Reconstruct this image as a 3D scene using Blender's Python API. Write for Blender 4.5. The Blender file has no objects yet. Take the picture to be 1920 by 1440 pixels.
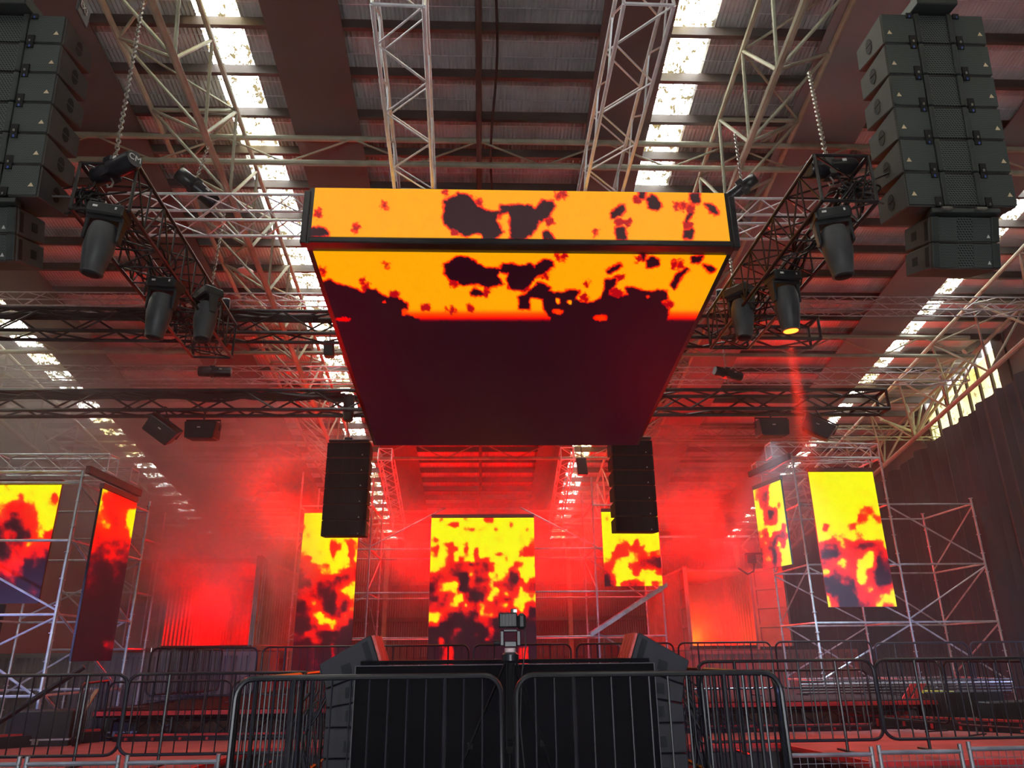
import bpy, bmesh, math, random
import numpy as np
from mathutils import Vector, Matrix, noise
random.seed(7)
PI = math.pi
V = Vector
scene = bpy.context.scene
COL = scene.collection

# ------------------------------------------------------------------ camera
F = 1387.0
TH = math.radians(20.13); PS = math.radians(2.35); RO = math.radians(0.63); CZ = 2.35
cd = bpy.data.cameras.new('camera'); cam = bpy.data.objects.new('camera', cd); COL.objects.link(cam)
cd.sensor_fit = 'HORIZONTAL'; cd.sensor_width = 36.0; cd.lens = F / 1920 * 36.0
cd.clip_start = 0.05; cd.clip_end = 300
CM = Matrix.Translation((0, 0, CZ)) @ Matrix.Rotation(-PS, 4, 'Z') @ Matrix.Rotation(PI / 2 + TH, 4, 'X') @ Matrix.Rotation(-RO, 4, 'Z')
cam.matrix_world = CM
scene.camera = cam
CR = CM.to_3x3(); CI = CM.inverted()

def ray(px, py): return CR @ V(((px - 960) / F, (720 - py) / F, -1.0))
def at(px, py, Y):
    d = ray(px, py); t = Y / d.y; return V((d.x * t, Y, CZ + d.z * t))
def onz(px, py, Z):
    d = ray(px, py); t = (Z - CZ) / d.z; return V((d.x * t, d.y * t, Z))
def onx(px, py, X):
    d = ray(px, py); t = X / d.x; return V((X, d.y * t, CZ + d.z * t))
RM = 0.185; EAVE = 8.1; YB = 40.0
def roofz(Y): return EAVE + RM * (YB - Y)
def onroof(px, py, off=0.0):
    d = ray(px, py); t = (EAVE - off + RM * YB - CZ) / (d.z + RM * d.y); return V((d.x * t, d.y * t, CZ + d.z * t))

# ------------------------------------------------------------------ mesh builder
class MB:
    def __init__(s): s.v = []; s.f = []
    def add(s, vs, fs):
        n = len(s.v); s.v += [tuple(p) for p in vs]; s.f += [tuple(i + n for i in f) for f in fs]; return s
    def box(s, c, d, M=None):
        x, y, z = d[0] / 2, d[1] / 2, d[2] / 2
        ps = [V((a * x, b * y, e * z)) for a in (-1, 1) for b in (-1, 1) for e in (-1, 1)]
        if M is not None: ps = [M @ p for p in ps]
        ps = [p + V(c) for p in ps]
        return s.add(ps, [(0, 1, 3, 2), (4, 6, 7, 5), (0, 4, 5, 1), (2, 3, 7, 6), (0, 2, 6, 4), (1, 5, 7, 3)])
    def hexa(s, a, b):          # two quads -> closed prism
        return s.add(list(a) + list(b), [(3, 2, 1, 0), (4, 5, 6, 7), (0, 1, 5, 4), (1, 2, 6, 5), (2, 3, 7, 6), (3, 0, 4, 7)])
    def tube(s, a, b, r, n=6, r2=None):
        a = V(a); b = V(b); d = b - a
        if d.length < 1e-6: return s
        d.normalize(); u = d.orthogonal().normalized(); w = d.cross(u); r2 = r if r2 is None else r2
        ring = [u * math.cos(2 * PI * i / n) + w * math.sin(2 * PI * i / n) for i in range(n)]
        vs = [a + q * r for q in ring] + [b + q * r2 for q in ring]
        fs = [(i, (i + 1) % n, n + (i + 1) % n, n + i) for i in range(n)] + [tuple(range(n - 1, -1, -1)), tuple(range(n, 2 * n))]
        return s.add(vs, fs)
    def path(s, pts, r, n=6, closed=False):
        pts = [V(p) for p in pts]; m = len(pts); vs = []; pu = None
        for i, p in enumerate(pts):
            if closed: t = (pts[(i + 1) % m] - pts[i - 1])
            else: t = pts[min(i + 1, m - 1)] - pts[max(i - 1, 0)]
            t.normalize()
            if pu is None: u = t.orthogonal().normalized()
            else:
                u = pu - t * pu.dot(t)
                u = u.normalized() if u.length > 1e-5 else t.orthogonal().normalized()
            pu = u; w = t.cross(u)
            vs += [p + (u * math.cos(2 * PI * k / n) + w * math.sin(2 * PI * k / n)) * r for k in range(n)]
        fs = []
        for i in range(m if closed else m - 1):
            j = (i + 1) % m
            fs += [(i * n + k, i * n + (k + 1) % n, j * n + (k + 1) % n, j * n + k) for k in range(n)]
        if not closed: fs += [tuple(range(n - 1, -1, -1)), tuple(range((m - 1) * n, m * n))]
        return s.add(vs, fs)
    def lathe(s, prof, M=None, n=16):   # prof: (r, z)
        vs = []
        for r, z in prof:
            vs += [V((r * math.cos(2 * PI * k / n), r * math.sin(2 * PI * k / n), z)) for k in range(n)]
        if M is not None: vs = [M @ p for p in vs]
        fs = []
        for i in range(len(prof) - 1):
            fs += [(i * n + k, i * n + (k + 1) % n, (i + 1) * n + (k + 1) % n, (i + 1) * n + k) for k in range(n)]
        fs += [tuple(range(n - 1, -1, -1)), tuple(range((len(prof) - 1) * n, len(prof) * n))]
        return s.add(vs, fs)
    def prism(s, poly, ext):            # poly 3d points (planar), ext vector
        n = len(poly); poly = [V(p) for p in poly]; e = V(ext)
        return s.add(poly + [p + e for p in poly], [tuple(range(n - 1, -1, -1)), tuple(range(n, 2 * n))] + [(i, (i + 1) % n, n + (i + 1) % n, n + i) for i in range(n)])
    def mesh(s, name, mats, smooth=False, bevel=0.0):
        me = bpy.data.meshes.new(name); me.from_pydata(s.v, [], s.f); me.update()
        bm = bmesh.new(); bm.from_mesh(me)
        bmesh.ops.recalc_face_normals(bm, faces=bm.faces)
        if bevel: bmesh.ops.bevel(bm, geom=[e for e in bm.edges], offset=bevel, segments=1, affect='EDGES', clamp_overlap=True)
        bm.to_mesh(me); bm.free()
        for m in (mats if isinstance(mats, (list, tuple)) else [mats]): me.materials.append(m)
        if smooth:
            for p in me.polygons: p.use_smooth = True
            try: me.set_sharp_from_angle(angle=math.radians(40))
            except Exception: pass
        return me

def O(name, mb, mat, parent=None, smooth=False, bevel=0.0, local=False):
    me = mb.mesh(name, mat, smooth, bevel) if isinstance(mb, MB) else mb
    o = bpy.data.objects.new(name, me); COL.objects.link(o)
    if parent is not None:
        o.parent = parent
        if not local: o.matrix_parent_inverse = Matrix.Translation(-V(parent['_w'] if '_w' in parent else (0, 0, 0)))
    return o
def thing(name, label, cat, loc=(0, 0, 0), group=None, kind=None):
    o = bpy.data.objects.new(name, None); COL.objects.link(o); o.location = loc; o['_w'] = tuple(loc)
    o['label'] = label; o['category'] = cat
    if group: o['group'] = group
    if kind: o['kind'] = kind
    o.empty_display_size = 0.2
    return o
def tag(o, label, cat, group=None, kind=None):
    o['label'] = label; o['category'] = cat
    if group: o['group'] = group
    if kind: o['kind'] = kind
    return o
def struct(name, mb, mat, parent=None, smooth=False):
    o = O(name, mb, mat, parent, smooth)
    if parent is None: o['kind'] = 'structure'
    return o
def kids(o): return [c for c in o.children]
def dup(root, loc, rot=(0, 0, 0), label=None, scale=(1, 1, 1), group=None, name=None):
    r = root.copy(); COL.objects.link(r); r.location = loc; r.rotation_euler = rot; r.scale = scale
    if name: r.name = name
    if label: r['label'] = label
    if group: r['group'] = group
    for ch in list(root.children):
        c = ch.copy(); COL.objects.link(c); c.parent = r
        for g in list(ch.children):
            d = g.copy(); COL.objects.link(d); d.parent = c
    return r
def lettering(name, body, size, M, m, parent=None):
    cu = bpy.data.curves.new(name, 'FONT'); cu.body = body; cu.size = size; cu.align_x = 'CENTER'; cu.align_y = 'CENTER'; cu.extrude = .002
    tmp = bpy.data.objects.new('tmp_text', cu); COL.objects.link(tmp); bpy.context.view_layer.update()
    me = bpy.data.meshes.new_from_object(tmp.evaluated_get(bpy.context.evaluated_depsgraph_get())); bpy.data.objects.remove(tmp)
    me.materials.clear(); me.materials.append(m)
    o = bpy.data.objects.new(name, me); COL.objects.link(o); o.matrix_world = M
    if parent is not None:
        o.parent = parent
        o.matrix_parent_inverse = Matrix.Translation(-V(parent['_w'] if '_w' in parent else (0, 0, 0)))
    return o
class Proto:
    """places the prototype itself first, then copies"""
    def __init__(s, root): s.root = root; s.used = False
    def put(s, loc, rot=(0, 0, 0), label=None, scale=(1, 1, 1), group=None):
        if not s.used:
            s.used = True; r = s.root; r.location = loc; r.rotation_euler = rot; r.scale = scale
            if label: r['label'] = label
            if group: r['group'] = group
            return r
        return dup(s.root, loc, rot, label, scale, group)

# ------------------------------------------------------------------ materials
def mat(name, col, rough=0.6, metal=0.0, var=0.25, scale=3.0, bump=0.0, bscale=60.0, spec=0.5):
    m = bpy.data.materials.new(name); m.use_nodes = True; nt = m.node_tree; b = nt.nodes['Principled BSDF']
    b.inputs['Roughness'].default_value = rough; b.inputs['Metallic'].default_value = metal
    b.inputs['Specular IOR Level'].default_value = spec
    if var:
        tc = nt.nodes.new('ShaderNodeTexCoord'); nz = nt.nodes.new('ShaderNodeTexNoise'); cr = nt.nodes.new('ShaderNodeValToRGB')
        nz.inputs['Scale'].default_value = scale; nz.inputs['Detail'].default_value = 3
        c0 = [c * (1 - var) for c in col]; c1 = [min(1, c * (1 + var)) for c in col]
        cr.color_ramp.elements[0].color = (*c0, 1); cr.color_ramp.elements[1].color = (*c1, 1)
        cr.color_ramp.elements[0].position = 0.3; cr.color_ramp.elements[1].position = 0.7
        nt.links.new(tc.outputs['Object'], nz.inputs['Vector']); nt.links.new(nz.outputs['Fac'], cr.inputs['Fac']); nt.links.new(cr.outputs['Color'], b.inputs['Base Color'])
    else: b.inputs['Base Color'].default_value = (*col, 1)
    if bump:
        tc = nt.nodes.new('ShaderNodeTexCoord'); n2 = nt.nodes.new('ShaderNodeTexNoise'); bp = nt.nodes.new('ShaderNodeBump')
        n2.inputs['Scale'].default_value = bscale; bp.inputs['Strength'].default_value = bump
        nt.links.new(tc.outputs['Object'], n2.inputs['Vector']); nt.links.new(n2.outputs['Fac'], bp.inputs['Height']); nt.links.new(bp.outputs['Normal'], b.inputs['Normal'])
    return m
def emat(name, col, s):
    m = bpy.data.materials.new(name); m.use_nodes = True; b = m.node_tree.nodes['Principled BSDF']
    b.inputs['Base Color'].default_value = (0.02, 0.02, 0.02, 1); b.inputs['Emission Color'].default_value = (*col, 1); b.inputs['Emission Strength'].default_value = s
    return m

M_galv = mat('galvanised_sheet', (0.64, 0.62, 0.61), 0.42, 0.3, 0.3, 0.8)
M_purlin = mat('purlin_steel', (0.075, 0.05, 0.042), 0.6, 0.0, 0.3, 1.5)
M_lining = mat('roof_lining', (0.115, 0.075, 0.07), 0.75, 0, 0.12, 0.7)
M_lining2 = mat('roof_lining_pale', (0.26, 0.22, 0.22), 0.7, 0, 0.12, 0.7)
M_pipe = mat('cream_painted_pipe', (0.40, 0.39, 0.28), 0.55, 0, 0.25, 2.5)
M_alu = mat('aluminium_tube', (0.82, 0.82, 0.85), 0.38, 0.4, 0.12, 6)
M_blackm = mat('black_painted_metal', (0.022, 0.022, 0.027), 0.32, 0.2, 0.3, 5)
M_blackt = mat('black_truss_metal', (0.03, 0.026, 0.028), 0.36, 0.3, 0.3, 5)
M_blackp = mat('black_plastic', (0.022, 0.022, 0.024), 0.45, 0, 0.2, 8)
M_greyp = mat('dark_grey_plastic', (0.05, 0.05, 0.055), 0.45, 0, 0.2, 6)
M_rubber = mat('cable_rubber', (0.013, 0.013, 0.014), 0.55, 0, 0.2, 8)
M_scaf = mat('scaffold_tube', (0.62, 0.62, 0.65), 0.4, 0.4, 0.25, 4)
M_fence = mat('fence_tube', (0.28, 0.28, 0.29), 0.45, 0.5, 0.25, 4)
M_chain = mat('chain_steel', (0.35, 0.34, 0.31), 0.4, 0.8, 0.2, 10)
M_cab = mat('speaker_cabinet', (0.060, 0.054, 0.052), 0.6, 0, 0.12, 5, 0.15, 150)
M_cabfr = mat('speaker_frame', (0.045, 0.052, 0.05), 0.45, 0.2, 0.15, 6)
M_white = mat('white_marking', (0.7, 0.7, 0.68), 0.5, 0, 0.05)
M_sign = mat('warning_triangle', (0.75, 0.6, 0.4), 0.5, 0, 0.05)
M_blue = mat('blue_handle', (0.08, 0.13, 0.5), 0.4, 0, 0.1)
M_hole = mat('dark_recess', (0.004, 0.004, 0.005), 0.7, 0, 0)
M_cont = mat('container_paint', (0.34, 0.27, 0.215), 0.55, 0.1, 0.2, 1.2)
M_contr = mat('container_paint_brown', (0.22, 0.10, 0.075), 0.6, 0.05, 0.25, 1.2)
M_contt = mat('concrete_tan', (0.24, 0.225, 0.21), 0.8, 0, 0.15, 1.0)
M_deck = mat('red_deck_carpet', (0.42, 0.10, 0.10), 0.7, 0, 0.2, 2.0, 0.2, 80)
M_stage = mat('black_stage_floor', (0.006, 0.0045, 0.005), 0.8, 0, 0.2, 2.0, spec=.15)
M_conc = mat('concrete_floor', (0.30, 0.285, 0.27), 0.75, 0, 0.25, 0.8)
M_wallb = mat('wall_sheet', (0.17, 0.155, 0.15), 0.6, 0.2, 0.2, 0.8)
M_walll = mat('wall_panel_grey', (0.22, 0.20, 0.19), 0.8, 0, 0.12, 0.4)
M_curt = mat('dark_curtain', (0.040, 0.040, 0.052), 0.85, 0, 0.25, 0.9)
M_wood = mat('timber', (0.55, 0.30, 0.13), 0.6, 0, 0.2, 8)
M_redkerb = mat('red_light_tint_and_board', (0.65, 0.03, 0.03), 0.4, 0, 0.2, 6)  # red light on deck and kerb edges put in the colour; board is red
M_yellow = mat('yellow_paint', (0.75, 0.6, 0.08), 0.5, 0, 0.1)
M_trim = mat('dull_edge_trim', (0.10, 0.09, 0.09), 0.5, 0.3, 0.1)
M_beam = mat('grey_red_beam', (0.22, 0.07, 0.065), 0.5, 0, 0.1)
M_midcab = mat('shade_darkened_cabinet', (0.010, 0.009, 0.010), 0.7, 0, 0.1, 5, spec=.2)  # shade on the middle arrays put into this near-black colour; also tripod legs
M_moncab = mat('monitor_cabinet', (0.021, 0.018, 0.022), 0.6, 0, 0.12, 5, 0.1, 150)
M_redgrill = mat('red_light_tint_grille', (0.75, 0.10, 0.08), 0.45, 0.1, 0.2, 30)  # red light falling on the monitor grilles is put into this colour
M_pink = mat('lamp_reflector', (0.75, 0.55, 0.55), 0.5, 0, 0.05)

def grille(name, base, hole, scale):
    """perforated steel: hexagon-like dots of dark recess over the sheet"""
    m = bpy.data.materials.new(name); m.use_nodes = True; nt = m.node_tree; b = nt.nodes['Principled BSDF']
    tc = nt.nodes.new('ShaderNodeTexCoord'); mp = nt.nodes.new('ShaderNodeMapping'); vo = nt.nodes.new('ShaderNodeTexVoronoi'); cr = nt.nodes.new('ShaderNodeValToRGB')
    mp.inputs['Scale'].default_value = (1, 0.0, 1.0)
    vo.voronoi_dimensions = '2D'; vo.inputs['Scale'].default_value = scale; vo.inputs['Randomness'].default_value = 0.0
    sx = nt.nodes.new('ShaderNodeSeparateXYZ'); cx = nt.nodes.new('ShaderNodeCombineXYZ')
    # shear so that the regular grid turns hexagonal
    ma = nt.nodes.new('ShaderNodeMath'); ma.operation = 'MULTIPLY_ADD'; ma.inputs[1].default_value = 0.577
    nt.links.new(tc.outputs['Object'], sx.inputs[0]); nt.links.new(sx.outputs['Z'], ma.inputs[0]); nt.links.new(sx.outputs['X'], ma.inputs[2])
    m2 = nt.nodes.new('ShaderNodeMath'); m2.operation = 'MULTIPLY'; m2.inputs[1].default_value = 1.155
    nt.links.new(sx.outputs['Z'], m2.inputs[0]); nt.links.new(ma.outputs[0], cx.inputs['X']); nt.links.new(m2.outputs[0], cx.inputs['Y'])
    nt.links.new(cx.outputs[0], vo.inputs['Vector'])
    cr.color_ramp.elements[0].position = 0.33; cr.color_ramp.elements[1].position = 0.40
    cr.color_ramp.elements[0].color = (*hole, 1); cr.color_ramp.elements[1].color = (*base, 1)
    nt.links.new(vo.outputs['Distance'], cr.inputs['Fac']); nt.links.new(cr.outputs['Color'], b.inputs['Base Color'])
    b.inputs['Roughness'].default_value = 0.5; b.inputs['Metallic'].default_value = 0.15
    return m
M_grf = grille('grille_fine', (0.10, 0.118, 0.113), (0.006, 0.006, 0.007), 52)
M_grc = grille('grille_coarse', (0.088, 0.104, 0.10), (0.006, 0.006, 0.007), 30)

def skylight_mat(name, dirt=0.56, tint=(1, 1, 0.93), thr=0.05):
    m = bpy.data.materials.new(name); m.use_nodes = True; nt = m.node_tree; nt.nodes.clear()
    out = nt.nodes.new('ShaderNodeOutputMaterial'); tr = nt.nodes.new('ShaderNodeBsdfTransparent'); di = nt.nodes.new('ShaderNodeBsdfDiffuse'); tl = nt.nodes.new('ShaderNodeBsdfTranslucent')
    mx = nt.nodes.new('ShaderNodeMixShader'); m2 = nt.nodes.new('ShaderNodeMixShader'); tc = nt.nodes.new('ShaderNodeTexCoord'); nz = nt.nodes.new('ShaderNodeTexNoise'); cr = nt.nodes.new('ShaderNodeValToRGB')
    n2 = nt.nodes.new('ShaderNodeTexNoise'); c2 = nt.nodes.new('ShaderNodeValToRGB')
    nz.inputs['Scale'].default_value = 5.5; nz.inputs['Detail'].default_value = 5; nz.inputs['Roughness'].default_value = 0.7
    cr.color_ramp.elements[0].position = dirt; cr.color_ramp.elements[1].position = dirt + thr
    n2.inputs['Scale'].default_value = 0.45
    c2.color_ramp.elements[0].position = 0.50; c2.color_ramp.elements[0].color = (*tint, 1); c2.color_ramp.elements[1].position = 0.66; c2.color_ramp.elements[1].color = (tint[0] * .95, tint[1] * 0.75, tint[2] * 0.3, 1)
    tl.inputs['Color'].default_value = (0.55, 0.42, 0.2, 1); di.inputs['Color'].default_value = (0.14, 0.10, 0.05, 1)
    m2.inputs[0].default_value = 0.93
    # far sheets get more dirt; part of it is added to dim the daylight
    sp = nt.nodes.new('ShaderNodeSeparateXYZ'); mr = nt.nodes.new('ShaderNodeMapRange'); ad = nt.nodes.new('ShaderNodeMath')
    mr.inputs['From Min'].default_value = 10; mr.inputs['From Max'].default_value = 40; mr.inputs['To Min'].default_value = -.03; mr.inputs['To Max'].default_value = .115
    nt.links.new(tc.outputs['Object'], sp.inputs[0]); nt.links.new(sp.outputs['Y'], mr.inputs['Value']); nt.links.new(nz.outputs['Fac'], ad.inputs[0]); nt.links.new(mr.outputs[0], ad.inputs[1])
    nt.links.new(tc.outputs['Object'], nz.inputs['Vector']); nt.links.new(ad.outputs[0], cr.inputs['Fac'])
    nt.links.new(tc.outputs['Object'], n2.inputs['Vector']); nt.links.new(n2.outputs['Fac'], c2.inputs['Fac']); nt.links.new(c2.outputs['Color'], tr.inputs['Color'])
    nt.links.new(tl.outputs[0], m2.inputs[1]); nt.links.new(di.outputs[0], m2.inputs[2])
    nt.links.new(cr.outputs['Color'], mx.inputs[0]); nt.links.new(tr.outputs[0], mx.inputs[1]); nt.links.new(m2.outputs[0], mx.inputs[2]); nt.links.new(mx.outputs[0], out.inputs['Surface'])
    return m
M_sky = skylight_mat('dirty_skylight', .505, (1, 1, .93), .035)
M_sky2 = skylight_mat('dirty_skylight_far', 0.55)
M_glz = skylight_mat('yellowed_glazing', 0.60, (0.15, 0.135, 0.06))

# ------------------------------------------------------------------ setting: floor, walls, roof
XL, XR, XC = -16.6, 16.2, -0.25
struct('floor', MB().box((XC, 17, -0.1), (36, 50, 0.2)), M_conc)

def corr_pts(x0, x1, pitch, amp, n=4):
    k = int(round((x1 - x0) / pitch * n)); return [(x0 + (x1 - x0) * i / k, amp * math.cos(2 * PI * (x0 + (x1 - x0) * i / k) / pitch)) for i in range(k + 1)]
def sheet(mb, x0, x1, ys, pitch=0.08, amp=0.02):
    ps = corr_pts(x0, x1, pitch, amp)
    vs = []
    for y in ys: vs += [(x, y, roofz(y) + a) for x, a in ps]
    n = len(ps); fs = []
    for j in range(len(ys) - 1): fs += [(j * n + i, j * n + i + 1, (j + 1) * n + i + 1, (j + 1) * n + i) for i in range(n - 1)]
    mb.add(vs, fs)
SK = [(-14.35, -13.45), (-5.32, -4.52), (3.52, 4.32), (12.85, 13.5)]
Y0R = -8.0
ceil = MB(); xs = [XL - .3]
for a, b in SK: xs += [a, b]
xs.append(XR + .3)
for i in range(0, len(xs), 2): sheet(ceil, xs[i], xs[i + 1], [Y0R, YB + .3])
ceiling = struct('ceiling', ceil, M_galv, smooth=True); ceiling['_w'] = (0, 0, 0)
for k in range(-17, 30):
    y = 10.72 + 0.995 * k
    if y > YB: break
    O('purlin', MB().box((XC, y, roofz(y) - 0.135), (XR - XL, 0.09, 0.2)), M_purlin, ceiling)
wm = MB()
for k in range(-2, 30):
    for q in (0.34, 0.68):
        y = 10.72 + 0.995 * (k + q)
        if y < YB: wm.tube((XL, y, roofz(y) - 0.03), (XR, y, roofz(y) - 0.03), 0.007, 4)
O('safety_wire_mesh', wm, M_alu, ceiling)
for i, (a, b) in enumerate(SK):
    mb = MB(); sheet(mb, a, b, [Y0R, YB + .3]); struct('window_%d' % (i + 1), mb, M_sky, smooth=True)
# flat lining strips under the purlins, running down the slope
def strip(x0, x1, m, label, y0=2.0, y1=39.0, dz=0.26):
    q = lambda x, y, d: V((x, y, roofz(y) - d))
    mb = MB().hexa([q(x0, y0, dz), q(x1, y0, dz), q(x1, y1, dz), q(x0, y1, dz)], [q(x0, y0, dz + .03), q(x1, y0, dz + .03), q(x1, y1, dz + .03), q(x0, y1, dz + .03)])
    tag(O('roof_lining_strip', mb, m), label, 'roof lining', 'flat lining strips under the roof')
strip(-4.02, -2.62, M_lining, 'dark flat roof lining strip left of the silver trusses, beside the left skylight row')
strip(2.16, 3.5, M_lining, 'dark flat roof lining strip beside the right-hand central skylight row')
strip(6.4, 8.1, M_lining2, 'pale grey roof lining strip running behind the right speaker array')
strip(-8.9, -7.2, M_lining, 'dark red-lit roof lining strip beside the left speaker array')
strip(11.2, 12.75, M_lining2, 'grey roof lining strip beside the far right skylight row')
strip(-13.3, -11.7, M_lining, 'dim roof lining strip beside the far left skylight row')

# walls
def vsheet(mb, p0, p1, z0, z1, pitch=0.12, amp=0.02, n=4):
    p0 = V(p0); p1 = V(p1); L = (p1 - p0).length; d = (p1 - p0) / L; nrm = V((-d.y, d.x, 0)); k = int(L / pitch * n)
    vs = []
    for z in (0, 1):
        for i in range(k + 1):
            t = L * i / k; p = p0 + d * t + nrm * (amp * math.cos(2 * PI * t / pitch)); zz = (z1(p) if callable(z1) else z1) if z else z0
            vs.append((p.x, p.y, zz))
    mb.add(vs, [(i, i + 1, k + 2 + i, k + 1 + i) for i in range(k)])
mb = MB(); vsheet(mb, (XL, YB, 0), (XR, YB, 0), 0, 8.02, 0.12, 0.022)
wb = struct('wall_back', mb, M_wallb, smooth=True); wb['_w'] = (0, 0, 0)
for z in (2.2, 4.1, 5.9, 7.4): O('wall_rail', MB().box((XC, YB - .12, z), (XR - XL, 0.14, 0.2)), M_purlin, wb)
for x in (-14, -9.5, -5, -.25, 4.5, 9, 13.5): O('wall_column', MB().box((x, YB - .33, 3.9), (0.22, 0.25, 7.8)), M_pipe, wb)
mb = MB(); vsheet(mb, (XL, Y0R, 0), (XL, YB, 0), 0, lambda p: roofz(p.y) - .02, 0.9, 0.03)
struct('wall_left', mb, M_walll, smooth=True)
# right wall: sheeting with a band of yellowed glazing
zb, zt = 0.0, 0.0
mbl = MB(); mbh = MB(); q = lambda y, z: V((XR, y, z))
GY0 = onx(1872, 640, XR).y; GY1 = onx(1738, 770, XR).y; print('glazing', GY0, GY1)
mbl.add([q(Y0R, 0), q(GY0, 0), q(GY0, roofz(GY0) - .02), q(Y0R, roofz(Y0R) - .02)], [(0, 1, 2, 3)])
mbl.add([q(GY1, 0), q(YB, 0), q(YB, roofz(YB) - .02), q(GY1, roofz(GY1) - .02)], [(0, 1, 2, 3)])
mbl.add([q(GY0, 0), q(GY1, 0), q(GY1, 7.4), q(GY0, 7.4)], [(0, 1, 2, 3)])
struct('wall_right', mbl, M_wallb)
mb = MB(); mb.add([q(GY0, 7.4), q(GY1, 7.4), q(GY1, roofz(GY1) - .25), q(GY0, roofz(GY0) - .25)], [(0, 1, 2, 3)])
wg = struct('window_5', mb, M_glz); wg['_w'] = (0, 0, 0)
for i in range(0, 8):
    y = GY0 + (GY1 - GY0) * i / 7
    O('window_bar', MB().box((XR - .04, y, (7.4 + roofz(y)) / 2), (0.07, 0.09 if i else .5, roofz(y) - 7.4)), M_purlin, wg)
# wall behind the camera; its door opening is unseen, sized to admit fill daylight
mb = MB(); DW = 3.0; DH = 3.0
mb.box(((XL - DW) / 2, Y0R, 8), (-DW - XL, 0.2, 18)); mb.box(((XR + DW) / 2, Y0R, 8), (XR - DW, 0.2, 18)); mb.box((0, Y0R, (DH + 17) / 2), (2 * DW, 0.2, 17 - DH))
struct('wall_front', mb, M_wallb)

# dark curtain along the right wall, hung from a sloping top edge
CX = 15.1
pa = onx(1920, 692, CX); pb = onx(1664, 892, CX)
print('curtain', pa, pb)
mb = MB(); vs = []; N = 260
ya, yb = pa.y - 6, 38.5
for i in range(N + 1):
    y = ya + (yb - ya) * i / N; zt = pa.z + (pb.z - pa.z) * (y - pa.y) / (pb.y - pa.y) + 0.05 * math.sin(y * 7) + .04 * math.sin(y * 3.1 + 1)
    zt = min(zt, roofz(y) - .4)
    for j in range(6):
        f = j / 5; x = CX + (0.06 + .06 * (1 - f)) * math.sin(i * 1.35 + .5 * math.sin(i * .37)) * (1 if j else 1.3)
        vs.append((x, y, 0.02 + (zt - .02) * f))
mb.add(vs, [(i * 6 + j, (i + 1) * 6 + j, (i + 1) * 6 + j + 1, i * 6 + j + 1) for i in range(N) for j in range(5)])
tag(O('curtain', mb, M_curt, smooth=True), 'tall dark pleated curtain covering the right wall, its top edge sloping down', 'curtain')

# ------------------------------------------------------------------ steel roof structure
def lattice_rafter(label, XA, XB, XC_, offT, offB, y0, y1, bay=1.6, group=None):
    t = thing('lattice_rafter', label, 'roof girder', (XB, y0, roofz(y0) - offB), group)
    P = {'A': lambda y: V((XA, y, roofz(y) - offT)), 'B': lambda y: V((XB, y, roofz(y) - offB)), 'C': lambda y: V((XC_, y, roofz(y) - offT))}
    for k, r in (('A', .055), ('B', .07), ('C', .055)): O('chord', MB().tube(P[k](y0), P[k](y1), r, 8), M_pipe, t, smooth=True)
    web = MB(); n = int((y1 - y0) / bay); h = (y1 - y0) / n
    for i in range(n):
        ya, ym, yb = y0 + i * h, y0 + (i + .5) * h, y0 + (i + 1) * h
        for k in 'AC':
            web.tube(P[k](ya), P['B'](ym), .035, 6); web.tube(P['B'](ym), P[k](yb), .035, 6)
        if i % 2 == 0: web.tube(P['A'](ya), P['C'](ya), .045, 6)
        web.tube(P['A'](ya), P['C'](yb), .028, 6) if i % 2 else web.tube(P['C'](ya), P['A'](yb), .028, 6)
    O('lattice_web', web, M_pipe, t, smooth=True)
    return t
GRP = 'pipe lattice girders following the roof slope'
a = onroof(190, 0, .35).x; b = onroof(283, 0, 1.7).x; c = onroof(372, 0, .35).x
lattice_rafter('cream pipe lattice girder on the roof slope beside the left skylight row', a, b, c, .35, 1.7, 3, 39.3, 1.55, GRP)
print('rafterL', a, b, c)
a2 = onroof(1600, 0, .35).x; b2 = onroof(1510, 0, 1.7).x; c2 = onroof(1424, 0, .35).x
print('rafterR', c2, b2, a2)
lattice_rafter('cream pipe lattice girder on the roof slope between right skylights and right speaker stack', c2, b2, a2, .35, 1.7, 3, 39.3, 1.55, GRP)
lattice_rafter('cream pipe lattice girder along the top of the curtained right wall', 13.7, 14.5, 15.3, .6, 2.1, 14, 39.3, 2.1, GRP)
lattice_rafter('dim pipe lattice girder in the haze by the left wall', -15.9, -15.1, -14.4, .5, 1.9, 10, 39.3, 2.1, GRP)
def cross_girder(y, label, h=0.62, top=0.38):
    t = thing('cross_girder', label, 'roof girder', (XC, y, roofz(y) - top - h), 'cross girders under the roof')
    z1 = roofz(y) - top; z0 = z1 - h
    O('chord', MB().tube((XL + .3, y, z1), (14.9, y, z1), .065, 8), M_pipe, t, smooth=True)
    O('chord', MB().tube((XL + .3, y, z0), (14.9, y, z0), .065, 8), M_pipe, t, smooth=True)
    w = MB(); x = XL + .3; s = 0
    while x + 1.35 < 15: w.tube((x, y, z0 if s else z1), (x + 1.35, y, z1 if s else z0), .022, 6); x += 1.35; s ^= 1
    O('lattice_web', w, M_pipe, t)
ords = ['pale pipe cross girder under the roof, above the hanging screen and nearest the camera', 'pale pipe cross girder under the roof, second back from the hanging screen', 'pale pipe cross girder under the roof, third back from the hanging screen', 'hazy pipe cross girder under the roof just before the back wall']
for y, l in zip((13.1, 20.3, 27.5, 34.7), ords): cross_girder(y, l)
p = onroof(897, 0, .45)
tag(O('roof_pipe', MB().tube((p.x, 3, roofz(3) - .42), (p.x, 38, roofz(38) - .42), .06, 8), M_purlin, smooth=True), 'brown pipe following the roof slope above the middle of the hanging screen', 'pipe')
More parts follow.
